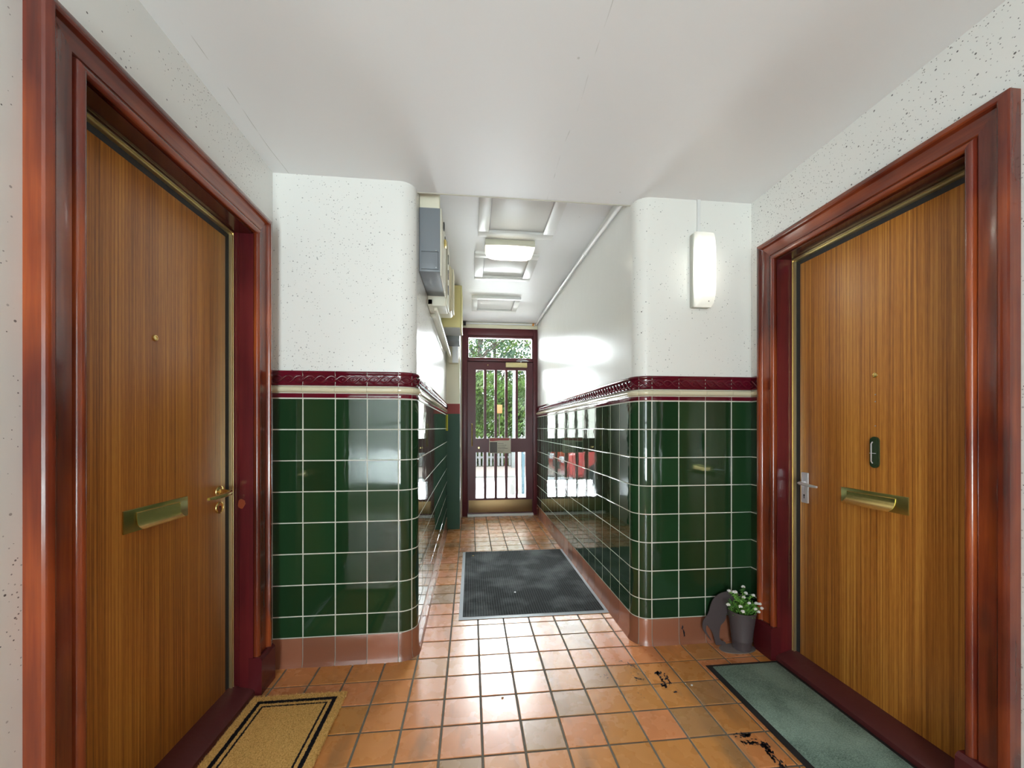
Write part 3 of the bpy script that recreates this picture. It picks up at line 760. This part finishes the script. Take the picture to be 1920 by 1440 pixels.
b = BM(); box(b, CL + .001, -.100, 3.76, 4.08, H + .962, H + 1.365, .004); obj('body', b, M['yellow'], t)
b = BM(); box(b, -.100, -.086, 3.755, 4.085, H + .958, H + 1.360, .003); obj('door', b, M['yellow'], t)
b = BM(); box(b, CL + .004, -.104, 3.77, 4.07, H + .952, H + .962); obj('underside_plate', b, M['grey_light'], t)
b = BM(); box(b, CL + .001, -.120, 4.12, 4.38, H + .905, H + 1.015, .004)
tag(obj('junction_box', b, M['grey']), 'small grey box just below and behind the yellow cabinet', 'box')
t = thing('alarm_box', (-.20, 4.5, H + .74), 'white box on the end wall left of the street door, under the grey box', 'box')
b = BM(); box(b, -.252, -.145, 4.42, 4.516, H + .730, H + .965, .004); obj('body', b, M['cream_wall'], t)
b = BM(); box(b, -.208, -.138, 4.400, 4.425, H + .728, H + .968, .005); obj('lid', b, plain('white_plastic', (.85, .86, .88), .3), t)
def trunk(z, x1, ya, yb, label):
    b = BM(); prism(b, [(CL + .001, ya, z), (x1, ya, z), (x1, ya, z + .030), (CL + .001, ya, z + .030)], (0, yb - ya, .0)); tag(obj('wall_trunking', b, M['cream']), label, 'trunking', 'cream trunking under the cabinets')
trunk(H + .800, CL + .030, 2.56, 4.10, 'cream square trunking fixed closest to the wall beneath the left cabinets')
b = BM(); box(b, CL + .038, CL + .062, 2.60, 4.30, H + .770, H + .798, .002)
tag(obj('wall_trunking', b, M['cream']), 'lower cream trunking running out past the cabinets towards the street door', 'trunking', 'cream trunking under the cabinets')
b = BM(); box(b, CL + .001, CL + .05, 2.75, 2.78, H + .775, H + .80, .001); 
tag(obj('trunking_clip', b, M['cream']), 'short cream clip holding the trunking beneath the left cabinets', 'clip')
b = BM(); box(b, CL + .008, CL + .018, 4.490, 4.516, 1.13, 1.315, .001); tag(obj('yellow_tape', b, M['yellow_strip']), 'short bright yellow strip at the far end of the left green tiles', 'strip')

# ------------------------------------------------------------------ mats
def coir():
    t = thing('doormat', (-.738, 1.45, 0), 'tan coir doormat with black double border at the left door', 'doormat')
    x0, x1, ya, yb = -.925, -.535, 1.10, 1.775
    m, tr, b_ = mat('coir_fibre'); k = N(tr)
    co = k.coord(); sp = k.n('SeparateXYZ'); 
    wob = k.noise(co, 160, 2)
    k.l(co, sp.inputs[0])
    jx = k.math('MULTIPLY_ADD', wob, .008, -.004)
    X = k.math('ADD', sp.outputs[0], jx); Y = k.math('ADD', sp.outputs[1], jx)
    dx = k.math('MINIMUM', k.math('SUBTRACT', X, x0), k.math('SUBTRACT', x1, X)); dy = k.math('MINIMUM', k.math('SUBTRACT', Y, ya), k.math('SUBTRACT', yb, Y))
    d = k.math('MINIMUM', dx, dy)
    def band(a, e): return k.math('MULTIPLY', k.math('GREATER_THAN', d, a), k.math('LESS_THAN', d, e))
    line_ = k.math('MAXIMUM', band(.034, .051), band(.064, .072))
    tan = k.ramp(k.noise(co, 220, 3), [(.25, (.38, .20, .06)), (.45, (.74, .44, .14)), (.75, (.92, .63, .25))])
    k.l(k.mix(line_, tan, (.014, .012, .016)), b_.inputs['Base Color']); b_.inputs['Roughness'].default_value = .9; b_.inputs['Specular IOR Level'].default_value = .1
    b = BM(); box(b, x0 + .004, x1 - .004, ya + .004, yb - .004, .001, .012, .003); obj('backing', b, m, t)
    vs_, fs = [], []
    n = 42000
    ox, oy = t.location.x, t.location.y
    for i in range(n):
        x, y = U(x0, x1), U(ya, yb); a = U(0, 2 * PI); w = .0011; l = U(.006, .012); dx_, dy_ = math.cos(a), math.sin(a)
        lean = U(0, .006); la = U(0, 2 * PI)
        h = .007 + l; j = len(vs_)
        vs_ += [(x - dx_ * w, y - dy_ * w, .006), (x + dx_ * w, y + dy_ * w, .006), (x + lean * math.cos(la), y + lean * math.sin(la), h)]
        fs.append((j, j + 1, j + 2))
    o = pydata('coir_pile', vs_, fs, m, t); o['kind'] = 'stuff'
coir()
def fabric(name, c0, c1, rib_axis=None, rib=200, sc=350, bumpd=.003):
    m, t, b_ = mat(name); k = N(t); co = k.coord()
    nz = k.noise(co, sc, 3, .7)
    col = k.ramp(nz, [(.35, c0), (.68, c1)])
    h = nz
    if rib_axis is not None:
        sp = k.n('SeparateXYZ'); k.l(co, sp.inputs[0])
        w = k.math('SINE', k.math('MULTIPLY', sp.outputs[rib_axis], rib * 2 * PI))
        w = k.math('MULTIPLY_ADD', w, .5, .5); h = k.math('ADD', k.math('MULTIPLY', w, .8), k.math('MULTIPLY', nz, .5))
        col = k.mix(k.math('MULTIPLY', w, .5), tuple(v * .45 for v in c0), col)
    dirt = k.ramp(k.noise(co, 4, 4), [(.45, g3(0)), (.75, g3(.35))])
    col = k.mix(dirt, col, tuple(min(1, v * 2.0 + .03) for v in c1))
    k.l(col, b_.inputs['Base Color']); b_.inputs['Roughness'].default_value = .9; b_.inputs['Specular IOR Level'].default_value = .2
    k.bump(h, b_, .8, bumpd); return m
def mat_obj(name, label, x0, x1, ya, yb, edge, fab, rim, group=None, hgt=.009):
    t = thing(name, ((x0 + x1) / 2, (ya + yb) / 2, 0), label, 'doormat', group)
    b = BM()
    # bevelled rubber rim
    o_ = [(x0, ya), (x1, ya), (x1, yb), (x0, yb)]; i_ = [(x0 + edge, ya + edge), (x1 - edge, ya + edge), (x1 - edge, yb - edge), (x0 + edge, yb - edge)]
    f = [b.verts.new((x, y, .0015)) for x, y in o_]; f2 = [b.verts.new((x, y, .004)) for x, y in o_]; g = [b.verts.new((x, y, hgt)) for x, y in i_]; g2 = [b.verts.new((x, y, .0015)) for x, y in i_]
    for a in range(4):
        c = (a + 1) % 4; b.faces.new((f[a], f[c], f2[c], f2[a])); b.faces.new((f2[a], f2[c], g[c], g[a])); b.faces.new((g[a], g[c], g2[c], g2[a]))
    obj('rubber_edge', b, rim, t)
    b = BM(); box(b, x0 + edge, x1 - edge, ya + edge, yb - edge, .002, hgt + .003, .0025); obj('carpet', b, fab, t)
mat_obj('doormat', 'green carpet mat with black rubber edge at the right door', 1.140, 1.517, 1.05, 1.792, .022,
        fabric('green_mat_carpet', (.080, .135, .108), (.33, .45, .38), None, 0, 300), M['black'])
mat_obj('passage_mat', 'large dark ribbed mat with pale rubber edge lying in the passage', -.074, .865, 2.372, 3.66, .024,
        fabric('ribbed_grey_carpet', (.050, .056, .057), (.20, .215, .215), 0, 62, 300, .004), plain('pale_grey_rubber', (.46, .49, .52), .45))
def scrap(name, label, cat, x, y, z, r, m):
    b = BM(); n = 7; ps = [(x + r * U(.6, 1.2) * math.cos(2 * PI * k / n), y + r * U(.6, 1.2) * math.sin(2 * PI * k / n), z) for k in range(n)]
    prism(b, ps, (0, 0, r * .35)); tag(obj(name, b, m), label, cat)
x, y = fp(966, 1114); scrap('paper_scrap', 'tiny white scrap in the middle of the passage mat', 'litter', x, y, .0125, .009, M['white'])
x, y = fp(887, 1045); scrap('dry_leaf', 'tiny tan leaf bit in the far left corner of the passage mat', 'litter', x, y, .0125, .010, plain('dry_leaf', (.5, .36, .16), .8))
x, y = fp(1297, 1285); scrap('pebble', 'tiny pale chip on the tiles between the paint marks and the green mat', 'litter', x, y, .001, .006, M['white'])
x, y = fp(942, 1309); scrap('dry_leaf', 'tiny brown leaf bit on the open tiles in front of the passage mat', 'litter', x, y, .001, .005, plain('brown_leaf', (.32, .16, .06), .8))

# ------------------------------------------------------------------ dog planter
pt = thing('dog_planter', (1.39, 1.92, 0), 'brown metal planter with peeping dog cut-out and white flowers by the right door', 'planter')
M['brownmetal'] = plain('brown_painted_metal', (.085, .065, .068), .55, bump=.1, bscale=80)
M['plate'] = plain('dusty_metal_plate', (.22, .19, .18), .6)
b = BM(); pts = [(1.395 + .098 * math.cos(2 * PI * k / 32) * (1 if abs(math.cos(2 * PI * k / 32)) < .95 else .99), 1.915 + .048 * math.sin(2 * PI * k / 32), .001) for k in range(32)]
prism(b, pts, (0, 0, .003)); obj('base_plate', b, M['plate'], pt)
sil = [(850, 400), (820, 365), (770, 340), (700, 330), (620, 325), (550, 338), (500, 360), (455, 392), (420, 430), (393, 480), (375, 530), (362, 575), (355, 610), (340, 648), (320, 685), (292, 716), (268, 745), (254, 785), (248, 825), (252, 880), (268, 925), (290, 960), (318, 995), (350, 1040), (385, 1090), (372, 1045), (345, 1000), (322, 965), (306, 925), (300, 880), (308, 845), (322, 832), (345, 868), (380, 915), (402, 955), (420, 1010), (436, 1070), (448, 1120), (455, 1150), (500, 1158), (560, 1158), (610, 1155), (612, 1128), (585, 1105), (545, 1092), (520, 1065), (510, 1020), (514, 950), (524, 890), (535, 845), (575, 808), (604, 770), (617, 720), (612, 682), (618, 668), (650, 684), (690, 676), (722, 650), (730, 610), (760, 590), (830, 560), (870, 480)]
b = BM(); prism(b, [(1.300 + (px - 450) * .000363, 1.955, (1168 - py) * .00034 - .001) for px, py in sil], (0, .004, 0)); obj('dog_silhouette', b, M['brownmetal'], pt)
pc = (1.421, 1.916)
b = BM(); prof = [(.043, .004), (.0445, .004), (.0475, .045), (.0500, .052), (.0500, .056), (.0490, .059), (.0665, .198), (.0690, .200), (.0690, .205), (.0640, .205), (.0625, .198), (.0420, .010)]
lathe(b, prof, (*pc, 0), 'Z', 40); pot = obj('pot', b, M['brownmetal'], pt)
b = BM(); lathe(b, [(.061, .178), (.0, .180)] if False else [(.0605, .176), (.001, .182)], (*pc, 0), 'Z', 24); obj('soil', b, plain('potting_soil', (.04, .03, .02), .95, bump=.5), pt)
# foliage + flowers
lv, lf_ = [], []
def leaf_blade(p, d, L_, w):
    d = d.normalized(); s_ = d.cross(Vector((U(-1, 1), U(-1, 1), U(-1, 1)))).normalized(); j = len(lv)
    lv.extend([tuple(p), tuple(p + d * L_ * .45 + s_ * w), tuple(p + d * L_ + Vector((0, 0, -L_ * .15))), tuple(p + d * L_ * .45 - s_ * w)]); lf_.append((j, j + 1, j + 2, j + 3))
base = Vector((pc[0], pc[1], .19)); stems = BM(); heads = []
targets = [(-.072, .0, .115), (-.055, .02, .105), (-.046, .0, .108), (-.022, .02, .100), (-.002, -.02, .085), (.022, .02, .125), (.03, .01, .095), (.066, .0, .085), (-.098, -.035, .058), (-.040, -.05, .052), (-.034, -.06, .030), (.016, -.04, .062), (.036, -.06, .038), (.062, -.03, .055), (.080, -.03, .052), (.056, -.055, .022), (.085, -.040, .032), (.098, -.030, .026)]
for dx, dy, dz in targets:
    tip = base + Vector((dx, dy * .9, dz)); mid = base + Vector((dx * .35, dy * .35, dz * .6))
    root = base + Vector((dx * .12, dy * .12, -.015)); tube(stems, [root, mid, tip], [.0014, .0012, .001], 5); heads.append(tip)
    for k in range(46):
        t_ = U(.15, .97); p = root.lerp(mid, min(1, t_ * 2)) if t_ < .5 else mid.lerp(tip, (t_ - .5) * 2)
        leaf_blade(p, Vector((U(-1, 1), U(-1, 1), U(-.2, 1))), U(.010, .020), U(.0016, .003))
for k in range(620):
    a = U(0, 2 * PI); r_ = .062 * math.sqrt(R()); p = base + Vector((r_ * math.cos(a), r_ * math.sin(a), U(-.01, .050)))
    leaf_blade(p, Vector((math.cos(a) * U(.2, 1), math.sin(a) * U(.2, 1), U(.2, 1.2))), U(.012, .026), U(.0016, .003))
m, tt, bb = mat('plant_leaf'); k = N(tt); k.l(k.ramp(k.noise(k.coord(), 45, 2), [(.35, (.05, .19, .03)), (.65, (.28, .58, .10))]), bb.inputs['Base Color']); bb.inputs['Roughness'].default_value = .5; M['leafp'] = m
fo = pydata('foliage', lv, lf_, M['leafp'], pt); fo['kind'] = 'stuff'
obj('stems', stems, M['leafp'], pt)
M['petal'] = plain('white_petal', (.86, .82, .80), .6)
for tip in heads:
    b = BM()
    for k in range(14):
        a = 2 * PI * k * .382; el = U(.1, 1.3); d = Vector((math.cos(a) * math.cos(el), math.sin(a) * math.cos(el), math.sin(el)))
        r_ = bmesh.ops.create_icosphere(b, subdivisions=1, radius=.0050)
        for v in r_['verts']: v.co = tip + d * .0060 + v.co
    obj('flower', b, M['petal'], pt)

sk_r = bpy.data.objects['baseboard_corridor_right']; b = BM()
for k in range(14):
    t_ = k / 13; x = 1.141 + .006 * math.sin(t_ * 5) + U(-.004, .004); z = .022 + .072 * t_; r_ = U(.002, .0055) * (1.3 - t_ * .6)
    n = 7; prism(b, [(x + r_ * U(.6, 1.2) * math.cos(2 * PI * i / n), 1.9936, z + 1.6 * r_ * U(.6, 1.2) * math.sin(2 * PI * i / n)) for i in range(n)], (0, .003, 0))
obj('paint_drip', b, M['tar'], sk_r, label='dark paint drip on the skirting')
b = BM(); n = 11
prism(b, [(-.990 + .015 * U(.7, 1.2) * math.cos(2 * PI * i / n), 1.8006, .835 + .024 * U(.7, 1.2) * math.sin(2 * PI * i / n)) for i in range(n)], (0, .004, 0))
obj('worn_patch', b, plain('worn_orange_wood', (.26, .045, .012), .4), dl, label='worn orange patch on the lining')
# ------------------------------------------------------------------ outside
def ground(name, label, x0, x1, ya, yb, z0, z1, m, cat='ground'):
    b = BM(); box(b, x0, x1, ya, yb, z0, z1, .005); return tag(obj(name, b, m), label, cat, kind=ST)
M['asph'] = plain('pale_grey_tarmac', (.52, .53, .54), .9, bump=.5, bscale=60)
M['pave'] = plain('pinkish_paving', (.22, .18, .16), .9, bump=.4, bscale=40)
M['kerb'] = plain('pale_kerb_stone', (.16, .155, .145), .9, bump=.4)
ground('road', 'pale grey tarmac outside the street door', -9, 9, 5.36, 9.1, -.12, -.005, M['asph'], 'road')
ground('kerb', 'pale kerb stones between the road and the pavement', -9, 9, 9.1, 9.25, -.12, .03, M['kerb'], 'kerb')
ground('pavement', 'pinkish pavement in front of the picket fence', -9, 9, 9.25, 11.7, -.12, .01, M['pave'], 'pavement')
ground('lawn', 'rough green ground behind the picket fence', -14, 14, 11.7, 26, -.12, -.02, plain('rough_grass', (.03, .06, .015), .9, bump=.8, bscale=20), 'ground')
fn = thing('picket_fence', (0, 11.6, 0), 'weathered pale picket fence in front of the hedge', 'fence')
M['fence'] = plain('weathered_pale_wood', (.15, .15, .15), .8, bump=.5, bscale=30)
for z in (.25, .74):
    b = BM(); box(b, -6, 5, 11.62, 11.66, z, z + .06, .004); obj('rail', b, M['fence'], fn)
first = None
for i in range(96):
    x = -5.9 + i * .112
    if first is None:
        b = BM(); prism(b, [(-.033, 0, .03), (.033, 0, .03), (.033, 0, .88), (0, 0, .93), (-.033, 0, .88)], (0, .018, 0)); first = obj('picket', b, M['fence'], fn); p_ = first
    else:
        p_ = first.copy(); C.objects.link(p_); p_.parent = fn
    p_.location = Vector((x, 11.60, 0)) - fn.location; p_.rotation_euler = (0, U(-.02, .02), 0)

def leafmat(name, c0, c1, c2, sc=1.3):
    m, t, b_ = mat(name); k = N(t)
    col = k.ramp(k.noise(k.coord(), sc, 4, .7), [(.32, c0), (.5, c1), (.68, c2)])
    k.l(col, b_.inputs['Base Color']); b_.inputs['Roughness'].default_value = .55
    tl = k.n('BsdfTranslucent'); k.l(col, tl.inputs[0]); mx = k.n('MixShader'); mx.inputs[0].default_value = .35
    k.l(b_.outputs[0], mx.inputs[1]); k.l(tl.outputs[0], mx.inputs[2]); k.l(mx.outputs[0], t.nodes['Material Output'].inputs[0]); return m
M['hedge'] = leafmat('hedge_leaf', (.025, .065, .010), (.075, .15, .022), (.16, .25, .05), 2.2)
M['leaf_y'] = leafmat('tree_leaf', (.03, .075, .010), (.09, .16, .018), (.18, .25, .04), 1.0)
M['leaf_b'] = leafmat('cool_tree_leaf', (.010, .03, .02), (.03, .065, .035), (.06, .12, .045), 1.0)
M['bark'] = plain('brown_bark', (.06, .045, .032), .9, bump=1.0, bscale=8)
def leaves(sampler, n, size, m, name, parent):
    vs_, fs = [], []
    for i in range(n):
        p = Vector(sampler()); a = Vector((random.gauss(0, 1), random.gauss(0, 1), random.gauss(0, 1))).normalized(); c_ = a.orthogonal().normalized(); d = a.cross(c_)
        s_ = size * U(.6, 1.4); j = len(vs_)
        vs_ += [tuple(p - c_ * s_), tuple(p + d * s_ * .5), tuple(p + c_ * s_), tuple(p - d * s_ * .5)]; fs.append((j, j + 1, j + 2, j + 3))
    return pydata(name, vs_, fs, m, parent)
hd = thing('hedge', (0, 12.9, 0), 'tall light green hedge behind the picket fence', 'hedge')
def hs():
    while True:
        x, y, z = U(-5.5, 4.2), U(12.0, 13.3), U(0, 3.1)
        if mnoise.noise(Vector((x * .9, y, z * .9))) * .9 + .75 > R() : 
            if z < 2.6 + .6 * mnoise.noise(Vector((x * 1.1, 3, 0))) + .2: return (x, y + .25 * mnoise.noise(Vector((x * 2, z * 2, 5))), z)
leaves(hs, 75000, .062, M['hedge'], 'foliage', hd)
b = BM()
for i in range(17):
    x = -5.4 + i * .57; tube(b, [(x, 12.7, 0), (x + U(-.1, .1), 12.7, .9), (x + U(-.2, .2), 12.7, 1.9)], [.03, .02, .01], 6)
obj('stems', b, M['bark'], hd)
def tree(x, y, h, cr, cz, label, m, n, trunk_r, lean=0, dens=1.0, size=.075):
    t = thing('tree', (x, y, 0), label, 'tree', 'trees beyond the hedge')
    b = BM(); tube(b, [(x, y, -.1), (x + lean * .3, y, h * .3), (x + lean * .7, y, h * .6), (x + lean, y, h)], [trunk_r, trunk_r * .85, trunk_r * .6, trunk_r * .3], 10)
    obj('trunk', b, M['bark'], t)
    for i in range(7):
        a = U(0, 2 * PI); z0 = h * U(.35, .85); L_ = cr * U(.6, 1.0); f = z0 / h; bx = x + lean * f
        b = BM(); tube(b, [(bx, y, z0), (bx + math.cos(a) * L_ * .5, y + math.sin(a) * L_ * .5, z0 + L_ * .45), (bx + math.cos(a) * L_, y + math.sin(a) * L_, z0 + L_ * .75)], [trunk_r * .38, trunk_r * .25, .012], 6)
        obj('branch', b, M['bark'], t)
    cc = [(Vector((U(-1, 1), U(-1, 1), U(-1, 1))) * cr * .8 + Vector((x + lean * .8, y, cz)), cr * U(.3, .55)) for _ in range(22)]
    def smp():
        c_, r_ = random.choice(cc); v = Vector((random.gauss(0, 1), random.gauss(0, 1), random.gauss(0, 1))).normalized() * r_ * U(.3, 1) ; return c_ + v
    leaves(smp, n, size, m, 'crown', t)
tree(.28, 14.2, 6.5, 1.7, 4.4, 'tree with a thick brown trunk left of the view through the street door', M['leaf_b'], 1500, .13, .05)
tree(1.15, 15.4, 6.5, 2.1, 4.2, 'yellow-green tree in the middle of the view through the transom', M['leaf_y'], 4200, .10, -.3)
tree(2.9, 15.0, 6.0, 2.2, 4.0, 'bright green leafy tree right of the view through the street door', M['leaf_y'], 5200, .11, -.2)
tree(-1.8, 16.0, 7.0, 2.4, 4.6, 'dark leafed tree left of the thick trunk', M['leaf_b'], 2600, .12, .2)
tree(-4.2, 15.0, 6.5, 2.5, 4.2, 'yellow-green tree far left, mirrored in the passage tiles', M['leaf_y'], 5200, .12, .2)
b = BM(); tube(b, [(1.235, 11.2, 0), (1.235, 11.2, 2.95)], [.055, .038], 16); lp = thing('lamp_post', (1.235, 11.2, 0), 'slim white post standing on the pavement before the hedge', 'post')
obj('pole', b, plain('pale_post_paint', (.17, .18, .175), .5), lp)
b = BM(); lathe(b, [(.075, 0), (.075, .5), (.055, .55)], (1.235, 11.2, 0), 'Z', 16); obj('base', b, plain('post_base_paint', (.16, .17, .165), .5), lp)
t = thing('garden_sign', (.86, 11.75, 0), 'small orange and yellow sign in front of the hedge', 'sign')
b = BM(); box(b, .77, .94, 11.74, 11.75, 1.60, 1.86, .004); obj('panel', b, plain('orange_sign_paint', (.25, .11, .02), .5), t)
b = BM(); tube(b, [(.855, 11.77, 0), (.855, 11.77, 1.7)], .015, 8); obj('stake', b, M['bark'], t)
t = thing('gate_pier', (.86, 6.9, 0), 'low beige pier at the lower right of the street door view', 'pier')
b = BM(); box(b, .82, .885, 6.85, 7.05, -.005, .93, .008); obj('pier_body', b, plain('beige_render', (.34, .31, .27), .8, bump=.3), t)
b = BM(); box(b, .81, .895, 6.84, 7.06, .93, .965, .006); obj('pier_cap', b, M['kerb'], t)
b = BM(); box(b, .897, .945, 6.83, 6.88, -.005, .95, .004); tag(obj('bollard', b, plain('dark_blue_metal', (.03, .07, .09), .4)), 'dark blue metal post right beside the beige pier', 'post')
b = BM(); prism(b, [(.69, 6.75, -.004), (.80, 6.75, -.004), (.80, 6.75, .22), (.77, 6.75, .27), (.72, 6.75, .25), (.69, 6.75, .16)], (0, .18, 0)); tag(obj('stone_block', b, M['kerb']), 'pale rough stone on the ground left of the beige pier', 'stone')

# red car parked to the left, seen in the tile reflections
car = thing('car', (-1.9, 7.7, 0), 'red parked car mirrored in the right passage tiles', 'car')
M['carred'] = plain('red_car_paint', (.30, .006, .005), .25, coat=.8)
yc0, yc1 = 6.95, 8.45
b = BM(); body = [(.02, .30), (.05, .42), (.04, .60), (-.03, .70), (-.25, .76), (-.98, .82), (-3.4, .86), (-3.78, .80), (-3.84, .55), (-3.80, .30), (-3.35, .25), (-3.28, .42), (-3.10, .54), (-2.90, .54), (-2.74, .42), (-2.68, .25), (-.98, .25), (-.92, .42), (-.76, .54), (-.56, .54), (-.38, .42), (-.32, .25), (-.05, .25)]
prism(b, [(x, yc0, z) for x, z in body], (0, yc1 - yc0, 0)); bmesh.ops.bevel(b, geom=[e for e in b.edges if abs(e.verts[0].co.y - e.verts[1].co.y) < 1e-4], offset=.05, segments=3, affect='EDGES'); obj('body', b, M['carred'], car)
b = BM(); prism(b, [(-.98, yc0 + .12, .80), (-1.55, yc0 + .12, 1.32), (-3.0, yc0 + .12, 1.34), (-3.55, yc0 + .12, .84)], (0, yc1 - yc0 - .24, 0)); obj('cabin_glass', b, plain('dark_car_glass', (.03, .035, .04), .05), car)
b = BM(); prism(b, [(-1.50, yc0 + .14, 1.30), (-1.58, yc0 + .14, 1.36), (-2.98, yc0 + .14, 1.38), (-3.05, yc0 + .14, 1.31)], (0, yc1 - yc0 - .28, 0)); obj('roof', b, M['carred'], car)
for xw in (-.65, -3.01):
    for yw in (yc0 + .06, yc1 - .06):
        b = BM(); lathe(b, [(.18, -.09), (.27, -.085), (.285, -.05), (.285, .05), (.27, .085), (.18, .09)], (xw, yw, .28), 'Y', 24); wh = obj('wheel', b, M['black'], car)
        b = BM(); lathe(b, [(.17, -.092), (.05, -.096), (.01, -.096)], (xw, yw, .28), 'Y', 16); hc = obj('hub_cap', b, M['steel'], car); hc.parent = wh; hc.location = (0, 0, 0)
for yw in (yc0 + .25, yc1 - .25):
    b = BM(); box(b, .0, .055, yw - .14, yw + .14, .50, .62, .02); obj('headlamp', b, M['grey_light'], car)
b = BM(); box(b, .01, .06, yc0 + .45, yc1 - .45, .36, .50, .01); obj('grille', b, M['black'], car)
